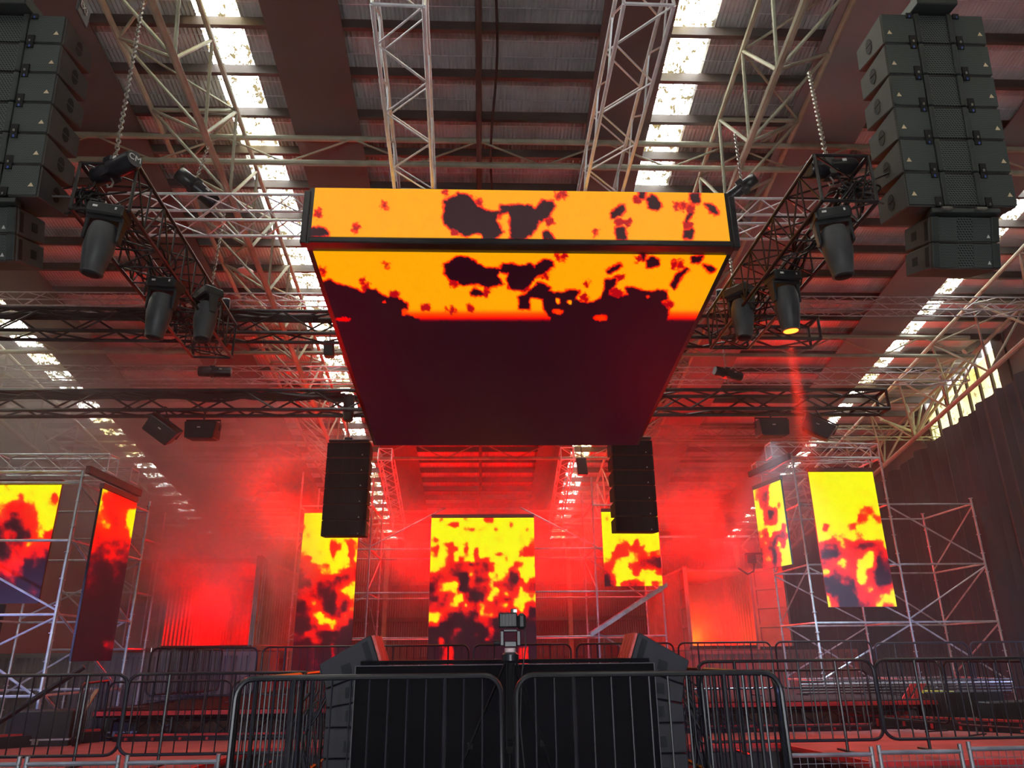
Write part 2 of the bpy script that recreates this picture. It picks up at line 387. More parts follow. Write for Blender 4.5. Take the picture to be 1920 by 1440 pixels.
tag(O('roof_cable', MB().path([(p.x + .3 + .05 * math.sin(y * 1.3), y, roofz(y) - .5 - .04 * math.sin(y * .8)) for y in np.linspace(3, 20, 40)], .025, 6), M_rubber, smooth=True), 'dark cable running beside the brown roof pipe', 'cable')
# post and struts by the right wall
pt = at(1803, 505, 20.6); pbm = at(1808, 660, 20.6)
tag(O('steel_post', MB().tube((pt.x, 20.6, roofz(20.6) - .36), (pbm.x, 20.6, pbm.z), .09, 10), M_pipe, smooth=True), 'cream steel post dropping from the roof near the right wall glazing', 'post')
t = thing('bracket_frame', 'splayed pipe struts in front of the yellowed right wall glazing', 'bracing', tuple(at(1718, 812, 25)))
N0 = at(1718, 812, 25)
for e in [(1690, 735, 25), (1733, 727, 25), (1652, 787, 24), (1738, 838, 26), (1790, 672, 22), (1838, 652, 21.4)]:
    O('strut', MB().tube(N0, at(*e), .05, 8), M_pipe, t, smooth=True)
O('strut', MB().tube(at(1795, 670, 21), at(1655, 737, 24), .06, 8), M_pipe, t, smooth=True)

# ------------------------------------------------------------------ trusses
def truss(name, label, p0, p1, w, h, r, m, bay=.5, cat='truss', group=None, up=V((0, 0, 1)), verticals=False, rl=None, nch=4):
    p0 = V(p0); p1 = V(p1); d = (p1 - p0); L = d.length; d.normalize(); s = d.cross(up).normalized(); u = s.cross(d)
    t = thing(name, label, cat, tuple(p0), group); rl = rl or r * .5
    K = [(-1, -1), (1, -1), (1, 1), (-1, 1)]
    c = [s * (a * w / 2) + u * (b * h / 2) for a, b in K]
    for q in c: O('chord', MB().tube(p0 + q, p1 + q, r, 8), m, t, smooth=True)
    lm = MB(); n = max(2, int(round(L / bay)))
    for f in range(4):
        a, b = c[f], c[(f + 1) % 4]
        for i in range(n):
            t0, t1 = L * i / n, L * (i + 1) / n
            x, y = (a, b) if i % 2 else (b, a)
            lm.tube(p0 + d * t0 + x, p0 + d * t1 + y, rl, 5)
            if verticals: lm.tube(p0 + d * t0 + a, p0 + d * t0 + b, rl, 5)
        for e in (p0, p1): lm.tube(e + a, e + b, r * .8, 6)
    O('lattice_bracing', lm, m, t, smooth=True)
    return t
# LED carrying trusses (silver, follow the tilt of the screen)
def sl(px0, py0, Y0, px1, py1, Y1): return at(px0, py0, Y0), at(px1, py1, Y1)
for (pa_, pb_, lab) in (((748, -20, 6.2), (781, 380, 9.9), 'silver box truss above the hanging screen, the left one of the pair'), ((1213, -20, 6.2), (1118, 385, 9.9), 'silver box truss above the hanging screen, the right one of the pair')):
    truss('screen_truss', lab, at(*pa_), at(*pb_), .56, .5, .026, M_alu, .55, group='trusses that carry the hanging screen')
yT = 11.0
truss('cross_truss', 'silver box truss crossing behind the top of the hanging screen', at(212, 402, yT), at(1578, 412, yT), .5, .5, .026, M_alu, .5)
truss('back_truss', 'dark box truss crossing the hall just behind the two side lighting trusses', at(-60, 606, 14.5), at(1527, 624, 14.5), .5, .5, .04, M_blackt, .8, rl=.022)
truss('back_truss', 'long black box truss behind the low edge of the hanging screen, carrying the floodlights', at(-70, 757, 17.6), at(1655, 754, 17.6), .5, .5, .05, M_blackt, .85, rl=.026)
truss('back_truss', 'grey box truss high under the roof, reaching the right wall', at(-60, 566, 17.2), at(1935, 576, 17.2), .4, .36, .02, M_scaf, .5)
truss('back_truss', 'grey box truss just above the right end of the black floodlight truss', at(-40, 702, 20.4), at(1808, 706, 20.4), .4, .4, .02, M_scaf, .55)
truss('back_truss', 'thin hazy box truss just above the right-hand scaffold trusses', at(1180, 812, 25.0), at(1760, 812, 25.0), .4, .4, .02, M_pipe, .6)
# side lighting trusses
ZT = 7.3
def flat(px, py, z): return onz(px, py, z)
la, lb = flat(187, 393, ZT - .3), flat(398, 670, ZT - .3)
ra, rb = flat(1594, 377, ZT - .3), flat(1368, 653, ZT - .3)
print('blk', la, lb, ra, rb)
LT = truss('lighting_truss', 'black box truss with moving heads hanging beside the left speaker array', la + V((0, 0, .3)), lb + V((0, 0, .3)), .62, .6, .024, M_blackt, .42, verticals=True)
RT = truss('lighting_truss', 'black box truss with moving heads hanging beside the right speaker array', ra + V((0, 0, .3)), rb + V((0, 0, .3)), .62, .6, .024, M_blackt, .42, verticals=True)
# cable looms lying in and on the trusses
def loom(label, p0, p1, n, r=.016, sag=.08, spread=.18, m=M_rubber):
    p0 = V(p0); p1 = V(p1); mb = MB(); rnd = random.Random(label)
    for k in range(n):
        o = V((rnd.uniform(-spread, spread), rnd.uniform(-spread, spread), rnd.uniform(-.03, .05))); ph = rnd.uniform(0, 6)
        mb.path([p0.lerp(p1, i / 30) + o * (1 + .5 * math.sin(i * .7 + ph)) + V((0, 0, -sag * abs(math.sin(i * .55 + ph)))) for i in range(31)], r, 5)
    tag(O('cable_loom', mb, m, smooth=True), label, 'cables')
loom('black cables lying along the left lighting truss', la + V((.05, 0, .12)), lb + V((0, 0, .12)), 7, .014, .07, .2)
loom('black cables lying along the right lighting truss', ra + V((0, 0, .12)), rb + V((0, 0, .12)), 7, .014, .07, .2)
loom('thick cables lying on top of the left part of the long black floodlight truss', at(-60, 737, 17.6), at(650, 741, 17.6), 12, .04, .10, .2)
loom('thick cables lying on top of the dark truss behind the left lighting truss', at(-60, 588, 14.5), at(600, 594, 14.5), 10, .034, .08, .2)

def tangle(label, c, r, n):
    mb = MB(); rnd = random.Random(label)
    for k in range(n):
        p = [V(c) + V((rnd.gauss(0, r), rnd.gauss(0, r * .6), rnd.gauss(0, r * .7))) for _ in range(4)]; pts = []
        for i in range(13):
            u = i / 12; a_ = (1 - u); pts.append(p[0] * a_ ** 3 + p[1] * 3 * a_ * a_ * u + p[2] * 3 * a_ * u * u + p[3] * u ** 3)
        mb.path(pts, .012, 5)
    tag(O('cable_tangle', mb, M_rubber, smooth=True), label, 'cables')
tangle('tangle of black cables at the near end of the left lighting truss', at(160, 372, 7.3), .16, 26)
tangle('tangle of black cables at the near end of the right lighting truss', at(1605, 360, 7.3), .16, 26)
# ------------------------------------------------------------------ LED screens
GM = '0123456789'
RAMP = np.array([[.012, .001, .006], [.022, .0, .004], [.06, 0, .006], [.2, 0, .008], [.55, 0, .004], [1, 0, 0], [1, .06, 0], [1, .25, 0], [1, .72, 0], [1, 1, 0]])
def ramp(v):
    v = np.clip(v, 0, 9); i = np.minimum(v.astype(int), 8); f = (v - i)[:, None]
    return RAMP[i] * (1 - f) + RAMP[i + 1] * f
def screen_mat(name, base, strength=0.77, rough=.5):
    m = bpy.data.materials.new(name); m.use_nodes = True; nt = m.node_tree; b = nt.nodes['Principled BSDF']
    b.inputs['Base Color'].default_value = (*base, 1); b.inputs['Roughness'].default_value = rough; b.inputs['Specular IOR Level'].default_value = .12
    at_ = nt.nodes.new('ShaderNodeAttribute'); at_.attribute_name = 'picture'
    nt.links.new(at_.outputs['Color'], b.inputs['Emission Color']); b.inputs['Emission Strength'].default_value = strength
    return m
M_led = screen_mat('led_picture', (.035, .028, .035), .77)
M_ledf = screen_mat('led_picture_front', (.075, .055, .055), .77)
M_ledu = screen_mat('led_picture_under', (.008, .006, .009), .77)
def project(P):   # world pts (n,3) -> photo pixels
    A = np.array(CI)[:3, :]; q = P @ A[:, :3].T + A[:, 3]
    return np.stack([960 - F * q[:, 0] / q[:, 2], 720 + F * q[:, 1] / q[:, 2]], 1)
def screen(name, TL, TR, BL, BR, nu, nv, fn, m, parent, vpow=1.0):
    TL, TR, BL, BR = (np.array(p) for p in (TL, TR, BL, BR))
    u, v = np.meshgrid(np.linspace(0, 1, nu + 1), np.linspace(0, 1, nv + 1) ** vpow); u = u.ravel()[:, None]; v = v.ravel()[:, None]
    P = (TL * (1 - u) + TR * u) * (1 - v) + (BL * (1 - u) + BR * u) * v
    me = bpy.data.meshes.new(name); n = nu + 1
    me.from_pydata([tuple(p) for p in P], [], [(j * n + i, j * n + i + 1, (j + 1) * n + i + 1, (j + 1) * n + i) for j in range(nv) for i in range(nu)])
    c = fn(project(P), u[:, 0], v[:, 0]); ca = me.color_attributes.new('picture', 'FLOAT_COLOR', 'POINT')
    ca.data.foreach_set('color', np.concatenate([c, np.ones((len(c), 1))], 1).astype(np.float32).ravel())
    me.materials.append(m); me.update()
    return O(name, me, m, parent)
def nz(px, s, seed=0): return np.array([noise.fractal(V((x * s, y * s, seed)), 0.8, 2.0, 3) for x, y in px])
def grid_fn(ox, oy, sc, x0, dx, y0, dy, rows, na=.9, ns=.09, jit=2.0):
    """rows of brightness digits read over the photo's zoomed picture"""
    G = np.array([[int(c) for c in r.replace(' ', '')] for r in rows], float)
    def fn(px, u, v):
        jx = nz(px, .12, 3.1) * jit; jy = nz(px, .12, 9.7) * jit
        gx = ((px[:, 0] + jx - ox) * sc - x0) / dx; gy = ((px[:, 1] + jy - oy) * sc - y0) / dy
        gx = np.clip(gx, 0, G.shape[1] - 1.001); gy = np.clip(gy, 0, G.shape[0] - 1.001)
        i = gx.astype(int); j = gy.astype(int); fx = gx - i; fy = gy - j
        fx = fx * fx * (3 - 2 * fx); fy = fy * fy * (3 - 2 * fy)
        val = (G[j, i] * (1 - fx) + G[j, i + 1] * fx) * (1 - fy) + (G[j + 1, i] * (1 - fx) + G[j + 1, i + 1] * fx) * fy
        val = val + nz(px, ns, 1.3) * na
        # screens show flat colour patches: steepen the step between red and yellow and between dark and red
        val = np.interp(val, [0, 2.3, 3.4, 4.5, 6.2, 7.5, 9], [0, 1.2, 3.0, 5, 5.4, 8.6, 9])
        return ramp(val)
    return fn
def sdf(px, poly):
    d = np.full(len(px), 1e9); ins = np.zeros(len(px), bool); n = len(poly); x, y = px[:, 0], px[:, 1]
    for i in range(n):
        x0, y0 = poly[i]; x1, y1 = poly[(i + 1) % n]; ex, ey = x1 - x0, y1 - y0; L = ex * ex + ey * ey + 1e-9
        t = np.clip(((x - x0) * ex + (y - y0) * ey) / L, 0, 1); d = np.minimum(d, np.hypot(x - x0 - t * ex, y - y0 - t * ey))
        c = ((y0 > y) != (y1 > y)); xi = x0 + (y - y0) / (ey if abs(ey) > 1e-9 else 1e-9) * ex; ins ^= c & (x < xi)
    return np.where(ins, -d, d)
A6 = lambda pts: [(560 + x / 4.571, 340 + y / 4.571) for x, y in pts]
B7 = lambda pts: [(960 + x / 4.571, 340 + y / 4.571) for x, y in pts]
FRONT = [A6([(1250,170),(1330,130),(1370,105),(1460,130),(1510,190),(1560,235),(1640,265),(1720,265),(1700,290),(1690,330),(1720,380),(1750,430),(1720,455),(1680,495),(1580,495),(1570,450),(1500,440),(1440,465),(1400,450),(1370,420),(1310,410),(1260,370),(1240,320),(1250,250)]),
 A6([(1745,205),(1828,215),(1888,210),(1990,215),(2018,240),(2058,200),(2088,165),(2138,180),(2178,180),(2193,215),(2158,270),(2138,310),(2058,345),(2028,400),(1998,440),(1938,495),(1820,495),(1815,300),(1800,255),(1760,270),(1720,300)]),
 A6([(90,415),(170,390),(220,405),(250,460),(90,470)]), B7([(850,270),(930,215),(965,210),(970,240),(930,290),(860,315)]), B7([(895,400),(930,390),(970,400),(970,500),(905,500),(890,440)]),
 B7([(1165,150),(1190,125),(1240,150),(1275,220),(1240,235),(1180,225)]), B7([(1095,90),(1140,90),(1130,150),(1100,140)]), B7([(1530,110),(1560,95),(1605,110),(1605,185),(1550,180),(1530,150)]),
 B7([(1660,195),(1720,205),(1760,255),(1750,285),(1700,250)]), B7([(1520,260),(1550,265),(1530,310),(1490,345),(1500,300)]), B7([(1490,420),(1550,410),(1545,480),(1480,475)]), B7([(275,440),(310,430),(360,500),(280,500)])]
FRED = [('B',990,360,28),('B',1410,200,20),('B',1070,150,26),('B',440,110,20),('B',390,120,15),('B',715,435,12),('B',925,345,32),('B',1515,375,30),('B',1535,235,22),('B',1470,210,18),('A',735,210,15),('A',165,275,18),('A',490,400,16),('A',1335,440,28),('A',1540,180,22),('A',1255,85,15),('B',320,340,22)]
UNDER = [A6([(1250,710),(1320,680),(1370,650),(1460,665),(1530,710),(1600,745),(1700,755),(1745,740),(1700,790),(1700,820),(1740,870),(1700,890),(1620,910),(1570,880),(1490,870),(1420,890),(1370,860),(1290,835),(1250,790)]),
 A6([(1720,760),(1750,715),(1830,715),(1888,725),(1990,720),(2018,740),(2058,705),(2090,685),(2178,690),(2185,725),(2140,755),(2090,800),(2028,830),(1990,870),(1930,930),(1860,930),(1800,900),(1790,830),(1800,770),(1760,780)]),
 A6([(1480,950),(1510,915),(1540,940),(1590,965),(1560,980),(1490,975)]),
 A6([(100,855),(190,855),(270,845),(330,880),(420,905),(500,935),(550,960),(580,930),(650,930),(700,975),(760,1000),(830,990),(860,1010),(920,1040),(930,1090),(890,1120),(950,1150),(1030,1180),(1030,2600),(-400,2600)]),
 B7([(100,970),(160,940),(230,875),(330,910),(300,940),(370,960),(480,945),(570,940),(530,1010),(600,1040),(700,1050),(760,1020),(800,940),(810,850),(900,840),(870,890),(830,930),(830,980),(900,990),(1010,980),(980,920),(1030,915),(1090,930),(1130,950),(1320,950),(1330,1000),(1270,1030),(1340,1100),(1330,1180),(1330,2600),(330,2600),(330,1170),(280,1090),(270,1000),(150,990),(140,1090),(60,1090),(60,1000)]),
 B7([(810,770),(930,710),(945,720),(900,760),(820,785)]), B7([(1150,690),(1190,655),(1250,680),(1250,725),(1160,730)]), B7([(1100,620),(1150,620),(1130,680)]), B7([(1540,660),(1590,640),(1630,640),(1610,690),(1550,695)]),
 B7([(1640,720),(1700,720),(1730,750),(1690,775)]), B7([(1360,890),(1410,800),(1500,745),(1510,755),(1440,830),(1390,920)]), [(500, 602), (1400, 603), (1400, 900), (500, 900)]]
URED = [('A',1330,865,22),('A',1605,950,25),('A',575,905,25),('A',550,850,15),('A',745,715,14),('A',200,765,16),('A',1090,1085,28),('A',1310,1110,25),('A',1470,1100,20),('A',820,975,30),('B',920,820,28),('B',890,955,45),('B',1090,660,25),('B',450,645,18),('B',390,655,14),('B',640,865,12),('B',1390,715,18),('B',1450,720,20),('B',615,1000,28),('B',1330,1060,35),('B',290,820,25),('B',110,915,30)]
UGLOW = [('B',400,1030,22,22,8.6),('B',495,1035,24,20,8.6),('B',395,1118,52,22,6),('B',760,1165,62,26,5.6),('A',380,1178,62,16,5),('A',905,1120,26,30,6),('B',1165,990,20,12,5.5),('A',735,1035,14,12,5.5)]
def led_fn(polys, reds, glow=(), fade=None):
    def fn(px, u, v):
        q2 = px + np.stack([nz(px, .13, 12.2), nz(px, .13, 15.5)], 1) * 6.0 + np.stack([nz(px, .4, 14.2), nz(px, .4, 17.5)], 1) * 1.5
        q = px + np.stack([nz(px, .07, 2.2), nz(px, .07, 5.5)], 1) * 3.0 + np.stack([nz(px, .25, 4.2), nz(px, .25, 7.5)], 1) * 1.2
        d = np.full(len(px), 1e9)
        for p in polys: d = np.minimum(d, sdf(q, p))
        d = d - .5 + nz(px, .2, 8.8) * 1.0
        for k, x, y, r in reds:
            ox = 560 if k == 'A' else 960
            d = np.minimum(d, np.maximum(np.hypot(q2[:, 0] - ox - x / 4.571, (q2[:, 1] - 340 - y / 4.571) * (1.25 if r > 24 else .8)) - r / 4.571 * 1.15, -0.1) + .3)
        if fade is not None: d = np.minimum(d, (fade - px[:, 1]) * .24)
        val = np.interp(d, [-1.3, -.4, .8, 3.0, 4.8], [0.3, 2.5, 5, 6.2, 7.55])
        for k, x, y, rx, ry, lv in glow:
            ox = 560 if k == 'A' else 960
            e = np.hypot((q[:, 0] - ox - x / 4.571) / rx, (q[:, 1] - 340 - y / 4.571) / ry) * 4.571
            val = np.maximum(val, np.interp(e, [.5, 1.0, 1.25], [lv, min(lv, 5), 0]))
        c = ramp(val); hi = val > 6.2
        t = np.clip((val - 6.2) / 1.35, 0, 1)[:, None]
        return np.where(hi[:, None], np.array([[1, .09, 0]]) * (1 - t) + np.array([[1, .40, 0]]) * t, c)
    return fn
YF = 9.2
ftl, ftr, fbl, fbr = at(590, 352, YF), at(1362, 362, YF), at(583, 444, YF), at(1364, 451, YF)
zt_ = (ftl.z + ftr.z) / 2; zb_ = (fbl.z + fbr.z) / 2; xl, xr = -2.5, 3.49
xl = (ftl.x + fbl.x) / 2; xr = (ftr.x + fbr.x) / 2
u0 = at(585, 471, YF + .2); u1 = at(1358, 478, YF + .2); w0 = at(705, 835, 16.6); w1 = at(1190, 835, 16.6)
zu = (u0.z + u1.z) / 2; zw = (w0.z + w1.z) / 2
print('LED', xl, xr, zt_, zb_, zu, zw, u0, u1, w0, w1)
led = thing('hanging_led_screen', 'huge hanging ceiling screen of orange flames with black smoke, tilted over the stage', 'led screen', (xl, YF, zt_))
screen('front_panel', (xl, YF, zt_), (xr, YF, zt_), (xl, YF, zb_), (xr, YF, zb_), 420, 54, led_fn(FRONT, FRED), M_ledf, led)
screen('underside_panel', (xl, YF + .2, zu), (xr, YF + .2, zu), (xl, 16.6, zw), (xr, 16.6, zw), 380, 190, led_fn(UNDER, URED, UGLOW, 600), M_ledu, led, 1.5)
cs = MB()
e = .02
cs.prism([(xl - .08, YF + .02, zt_ + .01), (xl - .08, YF + .02, zb_ - .1), (xl - .08, YF + .22, zu + .02), (xl - .08, 16.66, zw + .02), (xl - .08, 16.66, zw + .45), (xl - .08, YF + .4, zt_ + .01)], (xr - xl + .16, 0, 0))
O('housing', cs, M_blackm, led)
O('lower_edge_trim', MB().box(((xl + xr) / 2, YF + .05, (zb_ + zu) / 2), (xr - xl + .04, .16, max(.05, zb_ - zu - .03))), M_blackm, led, bevel=.015)
for s_, x in ((-1, xl - .1), (1, xr + .1)):
    O('side_flap', MB().box((x, YF + .05, (zt_ + zb_) / 2 - .08), (.09, .12, zt_ - zb_ + .05)), M_blackm, led, bevel=.01)

# banners
def banner(label, TL, TR, zb1, fn, nu, nv, deco=True, zb2=None):
    TL = V(TL); TR = V(TR); d = (TR - TL).normalized(); n_ = V((d.y, -d.x, 0)); 
    t = thing('led_banner', label, 'led screen', tuple((TL + TR) / 2), 'flame screens hung around the stage')
    BL = V((TL.x, TL.y, zb1)); BR = V((TR.x, TR.y, zb1 if zb2 is None else zb2))
    screen('picture_panel', TL, TR, BL, BR, nu, nv, fn, M_led, t)
    k = -n_ * .05
    O('back_casing', MB().hexa([TL - n_ * .012, TR - n_ * .012, BR - n_ * .012, BL - n_ * .012], [TL + k, TR + k, BR + k, BL + k]), M_blackm, t)
    up = V((0, 0, 1))
    O('header_bar', MB().hexa([TL + up * .01 + n_ * .02, TR + up * .01 + n_ * .02, TR + up * .11 + n_ * .02, TL + up * .11 + n_ * .02], [TL + up * .01 + k * 1.5, TR + up * .01 + k * 1.5, TR + up * .11 + k * 1.5, TL + up * .11 + k * 1.5]), M_beam, t)
    return t
YS = 23.4
a, b = at(809, 972, YS), at(1001, 970, YS); zc_ = (a.z + b.z) / 2
banner('large flame screen in the middle of the stage, behind the camera tripod', (a.x, YS, zc_), (b.x, YS, zc_), 1.55, grid_fn(790, 960, 5.333, 100, 50, 75, 50, [
 '9969999799855999999999','9997659998987999699999','9999998768779699898789','9999997899899989998899','7698999899999879998877','8786588699999999998866','6587569596989999997556','7698588785999768996556','8897585896658997988988','9986544534445799856996','8865444564445898579997','5445432274458797338998','4445552253347875325865','3478882254557554346644','2478872233437865458544','3464578422348757568767','3354688532368554479878','4444785754765467588655','5455654554755555568532','8775322433777522456522','8853221324554212245233','5521122112343111421112','1111243111135311111111','1113331113124211111111','1352322111143111111111','1252331111111111111311','1135511111111111115511']), 120, 130)
YM = 23.9
a, b = at(571, 962, YM), at(674, 962, YM)
banner('flame screen partly behind the left middle speaker array', (a.x, YM, a.z), (b.x, YM, a.z), 1.6, grid_fn(550, 950, 5.143, 80, 60, 90, 60, [
 '8899999999','7899999999','6899999999','7799999999','9999968768','9999956957','7897958958','5589979968','5567699866','4567787554','3455553454','3353444678','4553236888','4543225576','2474225358','2455324378','3479644655','2358876532','2245574221','3552222111','3254132211','1232141111']), 80, 150)
a, b = at(1127, 960, YM), at(1232, 960, YM)
banner('short flame screen partly behind the right middle speaker array', (a.x, YM, a.z), (b.x, YM, a.z), at(1185, 1099, YM).z, grid_fn(1110, 950, 9.0, 150, 100, 100, 100, [
 '99999999999','97999999999','98999999999','99999999999','99889999999','99976858988','99855656998','79655875756','87678874333','85689644543','64799858875','32599978998','21485446957']), 80, 110)
YRB = 18.8
a, b = at(1515, 885, YRB), at(1636, 885, YRB)
banner('tall bright yellow flame screen on the right, in front of the right scaffold', (a.x, YRB, a.z), (b.x, YRB, a.z), at(1600, 1138, YRB).z, grid_fn(1390, 860, 4.8, 600, 80, 140, 80, [
 '99999999999','98999999999','98999989999','99899999899','99999976999','99999958699','99698689899','99977879899','96447533589','75225568458','65468589235','77845695224','55224396224','44311357468','55841155788','88961134858']), 100, 150)
a = at(1412, 920, 20.1); b = at(1463, 899, 18.8)
b.z = a.z = (a.z + b.z) / 2
banner('narrow slanted flame screen beside the open right container', a, b, at(1477, 1058, 18.8).z, grid_fn(1390, 860, 4.8, 100, 40, 200, 70, [
 '955559999','875489999','965489999','985489799','998624886','999545787','988888859','667484447','565743858','554543689','553672598','675454589','888655899']), 60, 120)
YLB = 15.4
a, b = at(-28, 908, YLB), at(116, 909, YLB)
banner('flame screen cut by the left edge of the picture, on the left scaffold', (a.x, YLB, b.z), (b.x, YLB, b.z), at(72, 1131, YLB).z, grid_fn(0, 890, 3.893, 0, 50, 90, 70, [
 '9799989999','9986789859','7655679879','6535568989','4323557988','3542367555','2344765554','2355545322','5455232111','4544211111','1231122211','0000232000','0000210000']), 80, 120)
a = at(193, 915, 14.7); b = at(257, 944, 16.2); a.z = b.z = (a.z + b.z) / 2
banner('narrow slanted flame screen left of the smoking container', a, b, at(140, 1240, 14.7).z, grid_fn(0, 890, 3.893, 540, 60, 120, 80, [
 '888875555','888855555','888755689','888675688','666555587','555444444','333344443','223223232','223213222','223212111','112111111','111111111','111111111','111211111','112143111','111121111']), 60, 150)

# ------------------------------------------------------------------ speakers
def line_cab(name, label, W, Hf, Hb, D, small=False):
    t = thing(name, label, 'loudspeaker')
    w = W / 2; h = Hf / 2; hb = Hb / 2
    body = MB().hexa([(-w, .02, -h), (w, .02, -h), (w, .02, h), (-w, .02, h)], [(-w, D, -hb), (w, D, -hb), (w, D, hb), (-w, D, hb)])
    O('cabinet', body, M_cab, t, bevel=.012, local=True)
    g = .012
    if not small:
        cw = W * .15
        for s in (-1, 1):
            O('side_grille', MB().box((s * (cw + w) / 2 + s * .02, .008, 0), (w - cw - .055, .02, Hf - .03)), M_grf, t, local=True)
            O('grille_post', MB().box((s * (cw + .01), .0, 0), (.06, .05, Hf - .01)), M_cabfr, t, bevel=.008, local=True)
            hd = O('corner_latch', MB().box((s * (cw + .1), -.004, -h + .05), (.075, .03, .12)), M_hole, t, local=True); O('upper_latch', MB().box((s * (cw + .1), -.004, h - .035), (.075, .03, .07)), M_hole, t, local=True)
            O('latch_pin', MB().box((s * (cw + .1), -.02, -h + .015), (.02, .02, .03)), M_chain, hd, local=True)
            O('latch_handle', MB().box((s * (cw + .105), -.022, h - .055), (.014, .012, .03)), M_blue, hd, local=True)
            x = s * (w - .075); z = -h + .15
            O('warning_triangle', MB().prism([(x - .03, -.004, z - .02), (x + .03, -.004, z - .02), (x, -.004, z + .035)], (0, -.004, 0)), M_sign, t, local=True)
        O('centre_grille', MB().box((0, .01, 0), (2 * cw - .04, .02, Hf - .03)), M_grc, t, local=True)
        for s in (-1, 1):   # round side handles split by a bar
            hm = MB()
            for q in (-1, 1):
                c = V((s * (w + .001), D * .52, 0)); a0 = 0 if q > 0 else PI
                pts = [c + V((0, .01 + .062 * math.cos(a0 + PI * k / 10), q * .012 + .095 * math.sin(a0 + PI * k / 10))) for k in range(11)]
                hm.prism(pts, (s * .004, 0, 0))
            O('side_handle', hm, M_hole, t, local=True)
    else:
        O('centre_grille', MB().box((0, .008, 0), (W * .22, .02, Hf - .03)), M_grc, t, local=True)
        for s in (-1, 1):
            O('side_grille', MB().box((s * W * .265, .008, 0), (W * .3, .02, Hf - .03)), M_grf, t, local=True)
            O('end_post', MB().box((s * (w - .05), .005, 0), (.09, .05, Hf - .01)), M_cabfr, t, bevel=.01, local=True)
            O('side_handle', MB().box((s * (w + .001), D * .62, 0), (.006, .1, .1)).box((s * (w + .001), D * .16, 0), (.006, .06, Hf * .75)), M_hole, t, local=True)
        O('warning_triangle', MB().prism([(w * .62, -.004, -h + .05), (w * .62 + .04, -.004, -h + .05), (w * .62 + .02, -.004, -h + .09)], (0, -.004, 0)), M_white, t, local=True)
    return t
YP = 7.0; HB = .455
big = Proto(line_cab('line_array_speaker', '', 1.27, HB - .012, .32, .62))
small = Proto(line_cab('fill_speaker', '', .80, .30, .27, .52, True))
word = ['top', 'second from the top', 'third from the top', 'fourth from the top', 'fifth from the top', 'bottom']
TA, TB = math.radians(6.0), math.radians(16)
def main_array(side, x, zbot):
    global HB
    for h in np.arange(.38, .52, .005):
        top = V((x, YP - 6 * h * math.sin(TA), zbot + 6 * h * math.cos(TA)))
        if project(np.array([top]))[0][1] < 27: break
    HB = float(h); U = V((0, -math.sin(TA), math.cos(TA))); Bk = V((0, math.cos(TA), math.sin(TA))); R_ = Matrix.Rotation(TA, 3, 'X')
    P0 = V((x, YP, zbot)); sc = (1, 1, HB / .455)
    for k in range(6):      # k=0 bottom
        big.put(P0 + U * (HB * (k + .5)), (TA, 0, 0), 'big black speaker box of the %s hanging stack, %s of six' % (side, word[5 - k]), sc, group='big boxes of the %s speaker stack' % side)
    T = P0 + U * (6 * HB)
    t = thing('rigging_frame', 'grey steel rigging frame on top of the %s speaker stack' % side, 'rigging', tuple(T))
    O('frame_beam', MB().box(T + U * .09 + Bk * .2, (.5, .7, .14), R_), M_cabfr, t, bevel=.01)
    O('frame_plate', MB().box(T + U * .015 + Bk * .35, (.8, .5, .03), R_), M_cabfr, t)
    c = T + Bk * .25 + U * .15
    O('hanging_cable', MB().tube(c, (c.x, c.y, roofz(c.y) - .3), .03, 8), M_rubber, t)
    t2 = thing('adapter_bar', 'grey steel adapter bar between the big and small boxes of the %s speaker stack' % side, 'rigging', tuple(P0))
    O('bar', MB().box(P0 + V((.02, .06, -.045)), (.80, .12, .06)), M_cabfr, t2, bevel=.006)
    for dx in (-.3, .3): O('side_arm', MB().box(P0 + V((dx, .3, -.0)), (.06, .5, .04), R_), M_cabfr, t2)
    for dx in (-.22, .18): O('shackle', MB().tube(P0 + V((dx - .06, -.02, -.04)), P0 + V((dx + .06, -.02, -.04)), .022, 8), M_chain, t2)
    U2 = V((0, -math.sin(TB), math.cos(TB)))
    for k in range(2):
        small.put(P0 + V((.02, .06, -.085)) - U2 * (.155 + .305 * k), (TB, 0, 0), 'small black speaker box under the big %s speaker stack, the %s one' % (side, 'upper' if k == 0 else 'lower'), group='small boxes of the %s speaker stack' % side)
pr = at(1703, 386, YP); pr2 = at(1912, 391, YP)
main_array('right', (pr.x + pr2.x) / 2, pr.z)
pl = at(68, 368, YP)
main_array('left', pl.x - .635, pl.z)
pq = at(158, 16, YP + .25)
t = thing('name_plate', 'dark plate with white EX3 lettering at the top corner of the left speaker stack', 'sign', tuple(pq))
O('plate', MB().box(pq + V((-.02, .02, -.03)), (.03, .30, .26), Matrix.Rotation(.1, 3, 'Z')), M_greyp, t, bevel=.01)
lettering('lettering', 'EX3', .12, Matrix.Translation(pq + V((0.002, -.0, 0))) @ Matrix.Rotation(.1, 4, 'Z') @ Matrix.Rotation(PI / 2, 4, 'Z') @ Matrix.Rotation(PI / 2, 4, 'X'), M_white, t)
print('PA', pr, pr2, pl, at(1655, 22, YP).z)
YA = 18.0
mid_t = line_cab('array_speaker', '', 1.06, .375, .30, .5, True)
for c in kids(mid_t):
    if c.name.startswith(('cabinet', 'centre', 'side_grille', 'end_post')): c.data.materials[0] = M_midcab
mid = Proto(mid_t)
